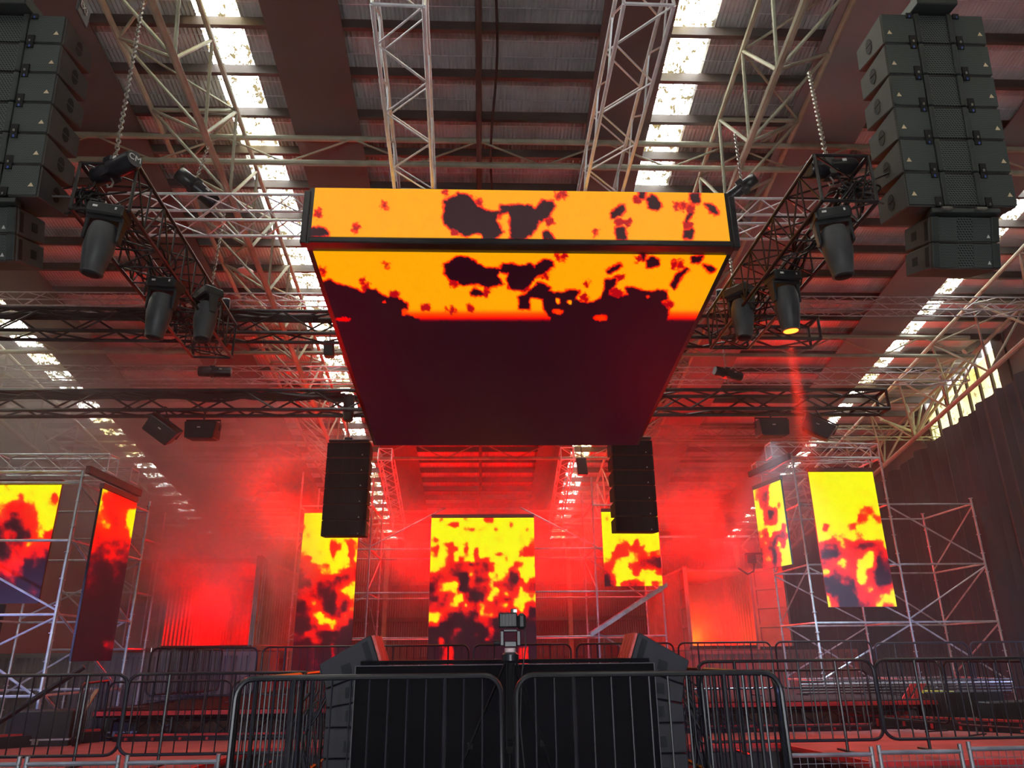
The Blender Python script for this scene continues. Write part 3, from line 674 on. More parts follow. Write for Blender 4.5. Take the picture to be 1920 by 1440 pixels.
for side, xa, xb, yb_ in (('left', 600, 685, 1006), ('right', 1158, 1234, 998)):
    a = at(xa, yb_, YA); b = at(xb, yb_, YA); x = (a.x + b.x) / 2
    for k in range(6):
        mid.put((x, YA, a.z + .388 * (k + .5)), (math.radians(-.5), 0, math.radians(4 if side == 'right' else 0)), 'black box of the %s middle speaker array, %s of six' % (side, word[5 - k]), group='%s middle speaker array' % side)
    zt = a.z + .388 * 6
    t = thing('rigging_frame', 'flat black rigging frame on the %s middle speaker array' % side, 'rigging', (x, YA, zt))
    O('frame_plate', MB().box((x, YA + .22, zt + .04), (1.0, .5, .06)), M_blackm, t, bevel=.01)
    O('lifting_lug', MB().box((x - .05, YA + .2, zt + .12), (.2, .1, .12)), M_blackm, t, bevel=.01)
    O('wire_sling', MB().tube((x - .05, YA + .2, zt + .15), (x - .05, 17.7, at(640, 778, 17.6).z), .018, 6), M_chain, t)
    tag(O('chain_bag', MB().lathe([(.05, .35), (.13, .33), (.14, 0), (.12, -.32), (.05, -.36)], Matrix.Translation((x + (.02 if side == 'left' else -.35), 17.55, zt + .75)), 14), M_blackp, smooth=True), 'black cylindrical chain bag hanging above the %s middle speaker array' % side, 'chain bag')

# ------------------------------------------------------------------ moving heads, hoists, floodlights
def moving_head():
    t = thing('moving_head', '', 'stage light')
    O('base', MB().box((0, 0, -.07), (.40, .30, .14)), M_blackp, t, bevel=.02, local=True)
    O('clamp', MB().box((-.1, 0, .03), (.05, .08, .07)).box((.1, 0, .03), (.05, .08, .07)), M_blackm, t, local=True)
    O('label_plate', MB().box((-.1, -.152, -.06), (.05, .004, .025)), M_white, t, local=True); O('menu_display', MB().box((.12, -.152, -.06), (.02, .004, .03)), M_white, t, local=True)
    y = MB()
    for s in (-1, 1): y.hexa([(s * .155, -.07, -.13), (s * .205, -.07, -.13), (s * .205, .07, -.13), (s * .155, .07, -.13)], [(s * .165, -.05, -.42), (s * .195, -.05, -.42), (s * .195, .05, -.42), (s * .165, .05, -.42)])
    y.box((0, 0, -.15), (.4, .16, .05))
    O('yoke', y, M_blackp, t, bevel=.01, local=True)
    h = O('head', MB().lathe([(.07, .14), (.13, .12), (.155, .02), (.16, -.16), (.14, -.30), (.115, -.44), (.12, -.47), (.10, -.475)], Matrix.Translation((0, 0, -.34)) @ Matrix.Rotation(math.radians(4), 4, 'X'), 20), M_greyp, t, smooth=True, local=True)
    O('lens', MB().lathe([(.095, 0), (.09, -.01), (.04, -.018)], Matrix.Translation((0, 0.033, -.815)) @ Matrix.Rotation(math.radians(4), 4, 'X'), 16), M_hole, h, smooth=True, local=True)
    return t
mh = Proto(moving_head())
zb0 = ZT - .33
def on_truss(px, py, ref_z): return onz(px, py, ref_z)
HEADS = [((206, 402), .12, .1, 'moving head light at the near end of the left lighting truss'), ((313, 535), -.1, .1, 'moving head light hanging below the middle of the left lighting truss'), ((384, 592), 2.4, .1, 'moving head light half inside the far end of the left lighting truss'),
         ((1556, 408), -.2, -.05, 'unlit moving head light at the near end of the right lighting truss'), ((1466, 522), .2, -.05, 'moving head light with a glowing orange lens on the right lighting truss'), ((1392, 585), 2.2, 0, 'moving head light half inside the far end of the right lighting truss')]
heads = []
for (px, py), rz, ty, lab in HEADS:
    p = onz(px, py, zb0) + V((0, 0, .06)); heads.append(mh.put(p, (0, ty, rz), lab, (.98,) * 3, 'moving heads on the side lighting trusses'))
for k in (2, 5): heads[k].location.z += .32
lit = heads[4]
M_lens = emat('glowing_lens', (1.0, .12, .01), 6.0)
for c in kids(lit):
    if c.name.startswith('head'):
        for g in kids(c): g.data = g.data.copy(); g.data.materials.clear(); g.data.materials.append(M_lens); g['label'] = 'glowing orange lens'

def chain_mb(p0, p1, r=.03, step=.075):
    mb = MB(); p0 = V(p0); p1 = V(p1); n = int((p1 - p0).length / step); d = (p1 - p0).normalized(); u = d.orthogonal().normalized(); w = d.cross(u)
    for i in range(n):
        c = p0.lerp(p1, (i + .5) / n); s = u if i % 2 else w
        mb.path([c + d * (.048 * math.cos(a)) + s * (r * .8 * math.sin(a)) for a in [2 * PI * k / 6 for k in range(6)]], .009, 4, True)
    return mb
def hoist(label, p, top, size=1.0, rz=0.0, tilt=0.0, caps=True):
    p = V(p); t = thing('chain_hoist', label, 'chain hoist', tuple(p), 'motor hoists on chains')
    R = Matrix.Translation(p) @ Matrix.Rotation(rz, 4, 'Z') @ Matrix.Rotation(tilt, 4, 'Y')
    S = Matrix.Scale(size, 4)
    rot = Matrix.Rotation(PI / 2, 4, 'Y')
    b = O('motor_body', MB().lathe([(.09, -.02), (.115, 0), (.115, .34), (.10, .37)], R @ S @ rot, 18), M_blackm, t, smooth=True)
    O('end_cap', MB().lathe([(.098, .371), (.098, .378)], R @ S @ rot, 18), M_greyp, b)
    if caps: lettering('lettering', 'CM', .11, R @ S @ Matrix.Translation((.381, 0, .01)) @ Matrix(((0, 0, 1, 0), (1, 0, 0, 0), (0, 1, 0, 0), (0, 0, 0, 1))), M_white, b)
    O('gear_housing', MB().lathe([(.10, -.30), (.115, -.28), (.115, -.06), (.09, -.03)], R @ S @ rot, 18), M_blackm, t, smooth=True)
    O('hook_block', MB().hexa([R @ V(q) * 1 for q in [(-.07, -.09, -.12), (.05, -.09, -.12), (.05, .09, -.12), (-.07, .09, -.12)]], [R @ V(q) for q in [(-.07, -.09, .13), (.05, -.09, .13), (.05, .09, .13), (-.07, .09, .13)]]), M_blackm, t)
    O('white_label', MB().hexa([R @ V(q) for q in [(.14 * size, -.117 * size, .02), (.20 * size, -.117 * size, .02), (.20 * size, -.117 * size, .05), (.14 * size, -.117 * size, .05)]], [R @ V(q) for q in [(.14 * size, -.114 * size, .02), (.20 * size, -.114 * size, .02), (.20 * size, -.114 * size, .05), (.14 * size, -.114 * size, .05)]]), M_white, t)
    O('chain', chain_mb(p + V((0, 0, .12)), top), M_chain, t)
    O('lower_hook', MB().path([p + V((0, 0, -.12)), p + V((.03, 0, -.17)), p + V((.02, 0, -.23)), p + V((-.02, 0, -.24)), p + V((-.035, 0, -.2))], .012, 6), M_chain, t)
    return t
def ceil_at(px, py): return onroof(px, py, .4)
p = at(212, 318, 7.2); hoist('black chain hoist above the near end of the left lighting truss', p, at(268, 4, 8.6), .95, -.5, -.06)
p = at(366, 350, 10.9); hoist('black chain hoist standing over the left part of the silver cross truss', p, at(390, 275, 11.4), 1.15, .5, .55)
p = at(392, 567, 11.6); hoist('black chain hoist at the far end of the left lighting truss', p, at(422, 392, 13.0), .9, .2)
p = at(400, 697, 17.4); hoist('black chain hoist above the long black truss over the two left floodlights', p, at(432, 560, 19), 1.15, .1)
p = at(1553, 316, 7.2); hoist('black chain hoist above the near end of the right lighting truss', p, at(1517, 135, 8.6), .95, .15, -.2)
p = at(1392, 352, 10.9); hoist('chain hoist with white label over the right part of the silver cross truss', p, at(1378, 250, 11.6), .9, 2.6, .5)
p = at(1378, 549, 11.6); hoist('black chain hoist at the far end of the right lighting truss', p, at(1367, 470, 12.4), .85, 2.9)
p = at(1362, 700, 17.4); hoist('black chain hoist with white label above the right floodlights', p, at(1345, 560, 18.6), 1.1, .2, .15)

def floodlight(label, p, rz, tilt, roll, drop, red=False):
    p = V(p); t = thing('floodlight', label, 'stage light', tuple(p), 'box floodlights under the long black truss')
    R = Matrix.Translation(p) @ Matrix.Rotation(roll, 4, 'Y') @ Matrix.Rotation(rz, 4, 'Z') @ Matrix.Rotation(tilt, 4, 'X')
    q = lambda a: [R @ V(v) for v in a]
    O('housing', MB().hexa(q([(-.34, -.24, -.2), (.34, -.24, -.2), (.34, .24, -.2), (-.34, .24, -.2)]), q([(-.38, -.2, .2), (.38, -.2, .2), (.38, .2, .2), (-.38, .2, .2)])), M_blackm, t, bevel=.012)
    O('lens_panel', MB().hexa(q([(-.3, -.2, -.205), (.3, -.2, -.205), (.3, .2, -.205), (-.3, .2, -.205)]), q([(-.3, -.2, -.215), (.3, -.2, -.215), (.3, .2, -.215), (-.3, .2, -.215)])), M_hole, t)
    top = p + V((0, 0, .52))
    O('yoke', MB().path([R @ V((-.4, 0, 0)), R @ V((-.41, 0, .26)), R @ V((.41, 0, .26)), R @ V((.4, 0, 0))], .022, 6).tube(R @ V((0, 0, .26)), top, .02, 6), M_blackm, t)
    O('clamp', MB().box(top, (.08, .1, .1)), M_blackm, t, bevel=.01)
    O('red_safety_label' if red else 'rating_label', MB().hexa(q([(-.06, -.226, .04), (.02, -.226, .04), (.02, -.224, .07), (-.06, -.224, .07)]), q([(-.06, -.23, .04), (.02, -.23, .04), (.02, -.23, .07), (-.06, -.23, .07)])), M_white, t)
YFL = 17.6
floodlight('black floodlight tilted sideways, left of the pair under the left end of the truss', at(304, 805, YFL), .3, .3, .62, 0, True)
floodlight('upright black floodlight, right of the pair under the left end of the truss', at(380, 808, YFL), 0, .1, 0, 0)
floodlight('upright black floodlight with pale light below it, under the truss at right', at(1447, 803, YFL), 0, .1, 0, 0)
floodlight('tilted black floodlight nearest the right end of the truss', at(1533, 802, YFL), -.3, .3, .6, 0)
for (px, py, Y, lab) in ((617, 655, 15.5, 'small dark hanging speaker by the left side of the ceiling screen'), (1091, 875, 24.0, 'small dark spotlight hanging over the short right flame screen')):
    p = at(px, py, Y); t = thing('hanging_spotlight', lab, 'stage light', tuple(p))
    s = Y / 17
    O('housing', MB().hexa([p + V((-.1 * s, -.1, -.2 * s)), p + V((.13 * s, -.1, -.2 * s)), p + V((.13 * s, .1, -.2 * s)), p + V((-.1 * s, .1, -.2 * s))], [p + V((-.13 * s, -.1, .2 * s)), p + V((.1 * s, -.1, .2 * s)), p + V((.1 * s, .1, .2 * s)), p + V((-.13 * s, .1, .2 * s))]), M_blackp, t, bevel=.01)
    O('hanger', MB().tube(p + V((0, 0, .2 * s)), p + V((0, 0, .9 * s)), .015, 6), M_blackm, t)
p = at(460, 508, 17)
t = thing('high_bay_lamp', 'round pinkish high bay lamp hanging between the left truss and the left skylight row', 'lamp', tuple(p))
O('reflector', MB().lathe([(.2, -.03), (.2, 0), (.12, .05), (.05, .12)], Matrix.Translation(p), 20), M_pink, t, smooth=True)
O('stem', MB().tube(p + V((0, 0, .1)), (p.x, 17, roofz(17) - .3), .012, 6), M_pipe, t)

# vertical towers in the haze behind the screen
for (px0, py0, px1, py1, lab) in ((722, 852, 748, 985, 'hazy red-lit lattice tower left behind the low edge of the hanging screen'), (1064, 850, 1040, 985, 'hazy red-lit lattice tower right behind the low edge of the hanging screen')):
    a = at(px0, py0, 27.0); b = at(px1, py1, 33.5)
    truss('sloping_truss', lab, a, b, .5, .5, .028, M_alu, .6)

# ------------------------------------------------------------------ scaffolds
def scaffold(label, xs, ys, levels, z0, tops, braces, loc_cat='scaffold', deco=0.03, skip=()):
    t = thing('scaffold_tower', label, 'scaffold', (xs[0], ys[0], z0))
    r = .03
    for i, x in enumerate(xs):
        for j, y in enumerate(ys):
            top = tops[i][j] if isinstance(tops[i], (list, tuple)) else tops[i]
            mb = MB().tube((x, y, z0), (x, y, top), r, 8)
            z = z0 + .3
            while z < top: mb.tube((x, y, z), (x, y, z + .02), r * 1.9, 8); z += .5
            O('standard', mb, M_scaf, t, smooth=True)
            for z in levels:
                if z > top: continue
                if i + 1 < len(xs):
                    t2 = tops[i + 1][j] if isinstance(tops[i + 1], (list, tuple)) else tops[i + 1]
                    if z <= t2: O('ledger', MB().tube((x, y, z), (xs[i + 1], y, z), r * .85, 6), M_scaf, t, smooth=True)
                if j + 1 < len(ys): O('ledger', MB().tube((x, y, z), (x, ys[j + 1], z), r * .85, 6), M_scaf, t, smooth=True)
    for (i0, j0, k0, i1, j1, k1) in braces:
        L = [z0 + .2] + list(levels)
        O('brace', MB().tube((xs[i0], ys[j0], L[k0] + .08), (xs[i1], ys[j1], L[k1] - .06), r * .75, 6), M_scaf, t, smooth=True)
    return t
# right tower
Yr = 20.0; Yr2 = 22.4
xa, xb, xc = at(1530, 1168, Yr).x, at(1707, 1168, Yr).x, at(1872, 1167, Yr).x
lv = [at(1530, 1168, Yr).z, at(1518, 1059, Yr).z, at(1500, 946, Yr).z, at(1493, 858, Yr).z]
print('scafR', xa, xb, xc, lv)
scaffold('silver scaffold tower on the right, behind the tall yellow flame screen', [xa, xb, xc], [Yr, Yr2], [lv[0] - 1.43] + lv, .02, [lv[3] + .15, lv[3] + .15, lv[2] + .15],
         [(0, 0, 1, 1, 0, 2), (1, 0, 2, 0, 0, 3), (0, 0, 4, 1, 0, 3), (1, 0, 2, 2, 0, 3), (2, 0, 3, 1, 0, 4), (1, 0, 2, 2, 0, 1), (0, 1, 2, 1, 1, 1), (1, 1, 2, 0, 1, 3), (1, 1, 3, 2, 1, 2), (2, 1, 2, 2, 0, 3), (2, 1, 3, 2, 0, 4), (0, 1, 2, 0, 0, 3), (0, 0, 4, 0, 1, 3), (2, 1, 1, 2, 0, 2), (1, 0, 1, 2, 0, 0), (0, 1, 1, 1, 1, 2)])
# left tower
Yl = 15.0; Yl2 = 18.2
x1 = at(104, 1152, Yl).x; bay = 2.5
lvl = [at(104, 1152, Yl).z, at(133, 1013, Yl).z, at(150, 905, Yl).z]
print('scafL', x1, lvl)
scaffold('silver scaffold tower on the left, around the two left flame screens', [x1 - bay, x1], [Yl, Yl2], [lvl[0] - 1.43] + lvl, .02, [lvl[2] + .25, lvl[2] + .25],
         [(0, 0, 2, 1, 0, 1), (0, 0, 1, 1, 0, 2), (1, 0, 2, 0, 0, 3), (0, 1, 2, 1, 1, 3), (1, 0, 2, 1, 1, 1), (1, 0, 3, 1, 1, 2), (1, 1, 3, 1, 0, 4), (1, 1, 2, 0, 1, 1), (1, 0, 1, 1, 1, 0)])
# second left tower further back (hazy)
x3 = at(255, 1100, 20.5).x
scaffold('hazy scaffold tower between the slanted left flame screen and the smoking container', [x3 - 1.9, x3], [20.5, 21.6], [2.6, 4.0, 5.4], .02, [6.3, 6.3], [(0, 0, 2, 1, 0, 1), (1, 0, 2, 0, 0, 3), (0, 0, 3, 1, 0, 2)])
# middle scaffold wall
Ym = 24.6; Ym2 = 27.2
mx = [at(px, 1112, Ym).x for px in (549, 689, 833, 977, 1119, 1243)]
ml = [at(690, 1197, Ym).z, at(690, 1112, Ym).z, at(690, 1030, Ym).z]
print('scafM', mx, ml)
tops = [[8.2, 8.2], [8.0, 8.0], [ml[2] + .1, ml[2] + .1], [ml[2] + .1, ml[2] + .1], [8.0, 8.0], [8.0, 7.6]]
scaffold('wide scaffold wall behind the middle flame screens', mx, [Ym, Ym2], ml + [ml[2] + 1.42], 1.52, tops,
         [(0, 0, 1, 1, 0, 2), (1, 0, 3, 0, 0, 4), (1, 0, 2, 1, 1, 3), (1, 1, 1, 1, 0, 2), (4, 0, 2, 4, 1, 3), (4, 0, 3, 5, 0, 2), (4, 0, 1, 5, 0, 0), (4, 1, 3, 5, 1, 2), (0, 0, 3, 0, 1, 4), (4, 0, 3, 3, 0, 4), (1, 0, 3, 2, 0, 4), (5, 0, 3, 5, 1, 2)])
# stair in the scaffold
a = at(1108, 1195, 24.2); b = at(1252, 1100, 24.2)
t = thing('scaffold_stair', 'steep silver scaffold stair under the short right flame screen', 'stair', tuple(a))
for dy in (0, .7): O('stringer', MB().hexa([V((a.x, 24.2 + dy, a.z)), V((a.x, 24.24 + dy, a.z)), V((a.x, 24.24 + dy, a.z + .14)), V((a.x, 24.2 + dy, a.z + .14))], [V((b.x, 24.2 + dy, b.z)), V((b.x, 24.24 + dy, b.z)), V((b.x, 24.24 + dy, b.z + .14)), V((b.x, 24.2 + dy, b.z + .14))]), M_scaf, t)
for k in range(1, 9): O('tread', MB().box((a.x + (b.x - a.x) * k / 9, 24.57, a.z + (b.z - a.z) * k / 9 + .06), (.22, .66, .03)), M_scaf, t)
# scaffold top trusses that carry the outer banners
truss('scaffold_truss', 'silver box truss on top of the right scaffold, over the tall yellow flame screen', at(1441, 846, 20.2), at(1640, 850, 20.2), .45, .42, .022, M_alu, .45)
truss('scaffold_truss', 'silver box truss just behind and below the top truss of the right scaffold', at(1415, 880, 21.6), at(1625, 874, 21.6), .4, .34, .02, M_alu, .45)
truss('scaffold_truss', 'hazy silver box truss on top of the left scaffold', at(4, 872, 15.4), at(212, 872, 15.4), .4, .36, .02, M_alu, .42)
truss('scaffold_truss', 'faint hazy box truss behind the slanted left flame screen', at(-20, 893, 18.2), at(252, 893, 18.2), .4, .32, .018, M_alu, .45)
for p0, p1, lab in ((at(165, 880, 14.8), at(262, 925, 16.6), 'red-lit flat beam over the slanted left flame screen'), (at(1405, 890, 20.3), at(1480, 855, 18.9), 'red-lit flat beam over the slanted right flame screen')):
    d = (p1 - p0); n_ = V((-d.y, d.x, 0)).normalized() * .05; u_ = V((0, 0, .075))
    tag(O('banner_beam', MB().hexa([p0 - n_ - u_, p0 + n_ - u_, p0 + n_ + u_, p0 - n_ + u_], [p1 - n_ - u_, p1 + n_ - u_, p1 + n_ + u_, p1 - n_ + u_]), M_beam), lab, 'beam')

# ------------------------------------------------------------------ containers
def wavy(mb, p0, p1, z0, z1, pitch=.28, amp=.036):
    p0 = V(p0); p1 = V(p1); L = (p1 - p0).length; d = (p1 - p0) / L; n_ = V((-d.y, d.x, 0)); k = int(L / pitch); vs = []
    prof = [(0, 0), (.25, 0), (.38, 1), (.75, 1), (.88, 0)]
    pts = [(i + f, o) for i in range(k) for f, o in prof] + [(k, 0)]
    for z in (z0, z1):
        for s_, o in pts: q = p0 + d * (L * s_ / k) + n_ * (amp * o); vs.append((q.x, q.y, z))
    m_ = len(pts); mb.add(vs, [(i, i + 1, m_ + i + 1, m_ + i) for i in range(m_ - 1)])
def container(label, x0, x1, y0, L, z0, H, ang):
    """open end faces the camera"""
    t = thing('shipping_container', label, 'container', ((x0 + x1) / 2, y0, z0))
    z1 = z0 + H
    for x, s in ((x0, 1), (x1, -1)):
        mb = MB(); wavy(mb, (x, y0 + .1, 0) if s > 0 else (x, y0 + L, 0), (x, y0 + L, 0) if s > 0 else (x, y0 + .1, 0), z0 + .15, z1 - .1)
        O('side_wall', mb, M_cont, t)
    mb = MB(); wavy(mb, (x1, y0 + L, 0), (x0, y0 + L, 0), z0 + .1, z1 - .1); O('end_wall', mb, M_cont, t)
    O('roof_panel', MB().box(((x0 + x1) / 2, y0 + L / 2, z1 - .03), (x1 - x0, L, .05)), M_cont, t)
    O('floor_panel', MB().box(((x0 + x1) / 2, y0 + L / 2, z0 + .08), (x1 - x0, L, .12)), M_contr, t)
    fr = MB()
    for x in (x0, x1): fr.box((x, y0 + .06, (z0 + z1) / 2), (.11, .13, H)); fr.box((x, y0 + L / 2, z1 - .06), (.08, L, .1)); fr.box((x, y0 + L / 2, z0 + .07), (.08, L, .14))
    fr.box(((x0 + x1) / 2, y0 + .06, z1 - .07), (x1 - x0, .12, .14)); fr.box(((x0 + x1) / 2, y0 + .06, z0 + .07), (x1 - x0, .12, .14))
    O('corner_frame', fr, M_cont, t, bevel=.01)
    w = (x1 - x0) / 2 - .02
    for x, s, an in ((x0, -1, ang[0]), (x1, 1, ang[1])):
        d = V((s * math.sin(an), -math.cos(an), 0)); n_ = V((d.y, -d.x, 0)); h0 = V((x + s * .07, y0, 0))
        q = lambda u_, z, o=0: h0 + d * u_ + n_ * o + V((0, 0, z))
        dr = O('door', MB().hexa([q(0, z0 + .12, -.02), q(w, z0 + .12, -.02), q(w, z1 - .1, -.02), q(0, z1 - .1, -.02)], [q(0, z0 + .12, .02), q(w, z0 + .12, .02), q(w, z1 - .1, .02), q(0, z1 - .1, .02)]), M_cont, t)
        rb = MB()
        for k in range(5):
            z = z0 + .14 + (H - .26) * k / 4
            for o in (-.045, .045): rb.hexa([q(.02, z - .05, o - .02), q(w - .02, z - .05, o - .02), q(w - .02, z + .05, o - .02), q(.02, z + .05, o - .02)], [q(.02, z - .05, o + .02), q(w - .02, z - .05, o + .02), q(w - .02, z + .05, o + .02), q(.02, z + .05, o + .02)])
        for u_ in (.05, w - .05):
            for o in (-.045, .045): rb.hexa([q(u_ - .05, z0 + .12, o - .018), q(u_ + .05, z0 + .12, o - .018), q(u_ + .05, z1 - .1, o - .018), q(u_ - .05, z1 - .1, o - .018)], [q(u_ - .05, z0 + .12, o + .018), q(u_ + .05, z0 + .12, o + .018), q(u_ + .05, z1 - .1, o + .018), q(u_ - .05, z1 - .1, o + .018)])
        O('door_frame', rb, M_cont, dr)
        for u_ in (w * .35, w * .7): O('locking_bar', MB().tube(q(u_, z0 + .15, -.08), q(u_, z1 - .13, -.08), .018, 6), M_scaf, dr)
    return t
YCL = 22.0; YCR = 27.0
zl0 = 2.55
xl1 = at(487, 1120, YCL).x; xl0 = xl1 - 2.6
container('open tan shipping container on the left, full of red light and pouring smoke', xl0, xl1, YCL, 5.9, zl0, at(487, 1047, YCL).z - zl0, (math.radians(52), math.radians(8)))
xr0 = at(1284, 1150, YCR).x; xr1 = xr0 + 2.5
zr0 = 2.45
container('open tan shipping container on the right, glowing orange red inside', xr0, xr1, YCR, 5.9, zr0, at(1300, 1065, YCR).z - zr0, (math.radians(6), math.radians(38)))
def closed_container(label, x0, x1, y0, y1, z0, z1, m):
    t = thing('shipping_container', label, 'container', ((x0 + x1) / 2, y0, z0))
    mb = MB(); wavy(mb, (x0, y0, 0), (x1, y0, 0), z0 + .12, z1 - .1); O('side_wall', mb, m, t)
    O('core_box', MB().box(((x0 + x1) / 2, (y0 + y1) / 2 + .06, (z0 + z1) / 2), (x1 - x0 - .02, y1 - y0 - .1, z1 - z0 - .02)), m, t)
    O('corner_frame', MB().box((x0, y0, (z0 + z1) / 2), (.12, .12, z1 - z0)).box((x1, y0, (z0 + z1) / 2), (.12, .12, z1 - z0)).box(((x0 + x1) / 2, y0, z1 - .06), (x1 - x0, .1, .12)).box(((x0 + x1) / 2, y0, z0 + .07), (x1 - x0, .1, .14)), m, t)
closed_container('closed grey-tan container under the smoking container on the left', -13.2, xl1 + .1, YCL - .25, YCL + 2.4, .02, zl0 - .02, M_contt)
closed_container('closed brown container under the glowing container on the right', xr0 - .1, xr0 + 5.8, YCR - .25, YCR + 2.4, .02, zr0 - .02, M_contr)

# ------------------------------------------------------------------ stage, decks
ZD = 1.03; ZS = 1.5; YS0 = 14.6
xsl, xsr = -6.9, 8.4
st = thing('main_stage', 'low black main stage under the middle flame screens', 'stage', (0, YS0, 0))
O('deck_top', MB().prism([(x, y, ZS - .12) for x, y in ((xsl, YS0), (xsr, YS0), (xsr, 20.0), (6.3, 21.2), (6.3, 30), (-5.7, 30), (-5.7, 21.2), (xsl, 20.0))], (0, 0, .12)), M_stage, st)
O('front_edge', MB().box(((xsl + xsr) / 2, YS0 - .02, ZS - .05), (xsr - xsl, .05, .07)), M_redkerb, st)
O('front_skirt', MB().box(((xsl + xsr) / 2, YS0 + .9, .68), (xsr - xsl - .4, .06, 1.36)), M_contr, st)
for i in range(14):
    x = xsl + .2 + (xsr - xsl - .4) * i / 13; O('stage_leg', MB().tube((x, YS0 + .1, .02), (x, YS0 + .1, ZS - .12), .035, 8), M_blackm, st)
truss('stage_truss', 'black box truss lying along the front edge of the main stage', (xsl + .3, YS0 + .3, 1.12), (xsr - .3, YS0 + .3, 1.12), .3, .4, .025, M_blackt, .55)
mb = MB()
dk = [(-9.9, 10.7), (-3.75, 10.7), (-3.55, 12.9), (4.55, 12.4), (4.95, 10.3), (9.6, 10.3), (9.9, 13.1), (7.3, 14.4), (-6.3, 14.4), (-9.6, 12.7)]
mb.prism([(x, y, ZD - .1) for x, y in dk], (0, 0, .1))
dt = thing('red_runway_deck', 'low red-carpeted runway deck between the side barriers and the main stage', 'stage', (0, 12.5, 0))
O('deck_top', mb, M_deck, dt)
for (a, b) in (((-3.75, 10.7), (-3.55, 12.9)), ((-3.55, 12.9), (4.55, 12.4)), ((4.55, 12.4), (4.95, 10.3)), ((-9.9, 10.7), (-3.75, 10.7)), ((4.95, 10.3), (9.6, 10.3))):
    a = V((*a, 0)); b = V((*b, 0)); d = (b - a); ang = math.atan2(d.y, d.x); R = Matrix.Rotation(ang, 3, 'Z'); c = (a + b) / 2; off = R @ V((0, -.03, 0))
    O('skirt_board', MB().box(c + off + V((0, 0, ZD / 2 - .05)), (d.length, .03, ZD - .12), R), M_blackm, dt)
    O('red_lit_edge', MB().box(c + off + V((0, 0, ZD - .02)), (d.length, .05, .06), R), M_redkerb, dt)
# kerbs behind the deck
def kerb(label, a, b, z0, z1, w=.25):
    a = V((*a, 0)); b = V((*b, 0)); d = b - a; R = Matrix.Rotation(math.atan2(d.y, d.x), 3, 'Z'); c = (a + b) / 2
    t = thing('deck_kerb', label, 'kerb', (c.x, c.y, z0))
    O('black_board', MB().box(c + V((0, 0, (z0 + z1) / 2)), (d.length, w, z1 - z0), R), M_blackm, t)
    O('red_lit_top', MB().box(c + V((0, 0, z1 + .015)), (d.length, w * .5, .03), R), M_redkerb, t)
    rb = MB(); n = int(d.length / .45)
    for i in range(n): rb.box(a.lerp(b, (i + .5) / n) + R @ V((0, -w / 2 - .02, 0)) + V((0, 0, (z0 + z1) / 2)), (.04, .05, z1 - z0 - .04), R)
    O('stiffener', rb, M_redkerb, t)
kerb('black kerb with red top edge at the right side of the red deck', (6.9, 15.3), (10.6, 12.0), ZD, ZD + .17)
kerb('black kerb at the left side of the red deck', (-6.6, 14.3), (-10.4, 11.5), ZD, ZD + .17)
kerb('long black kerb where the red deck meets the main stage', (-6.3, 14.25), (6.9, 14.25), ZD, ZD + .08, .15)
# booth platform and black riser
bx0, bx1 = -2.25, 2.62
bp = thing('booth_platform', 'black raised platform under the front barriers and the camera tripod', 'stage', (0, 8, 0))
O('platform_top', MB().box(((bx0 + bx1) / 2, 8.6, ZD - .05), (bx1 - bx0, 5.6, .1)), M_stage, bp)
O('platform_skirt', MB().box(((bx0 + bx1) / 2, 8.6, ZD / 2 - .05), (bx1 - bx0 - .05, 5.5, ZD - .1)), M_blackm, bp)
a = at(667, 1249, 8.6); b = at(1226, 1243, 8.6)
rz_ = (a.z + b.z) / 2
ri = thing('black_riser', 'wide plain black riser block behind the front barriers', 'riser', ((a.x + b.x) / 2, 8.6, ZD))
O('front_board', MB().box(((a.x + b.x) / 2, 8.62, (ZD + rz_) / 2), (b.x - a.x, .04, rz_ - ZD)), M_stage, ri)
O('top_board', MB().box(((a.x + b.x) / 2, 9.05, rz_ + .03), (b.x - a.x - .1, .9, .04)), M_stage, ri)
for x in (a.x, b.x): O('corner_trim', MB().box((x, 8.6, (ZD + rz_) / 2), (.010, .03, rz_ - ZD)), M_trim, ri)
O('top_trim', MB().box(((a.x + b.x) / 2, 8.6, rz_), (b.x - a.x, .02, .008)), M_trim, ri)
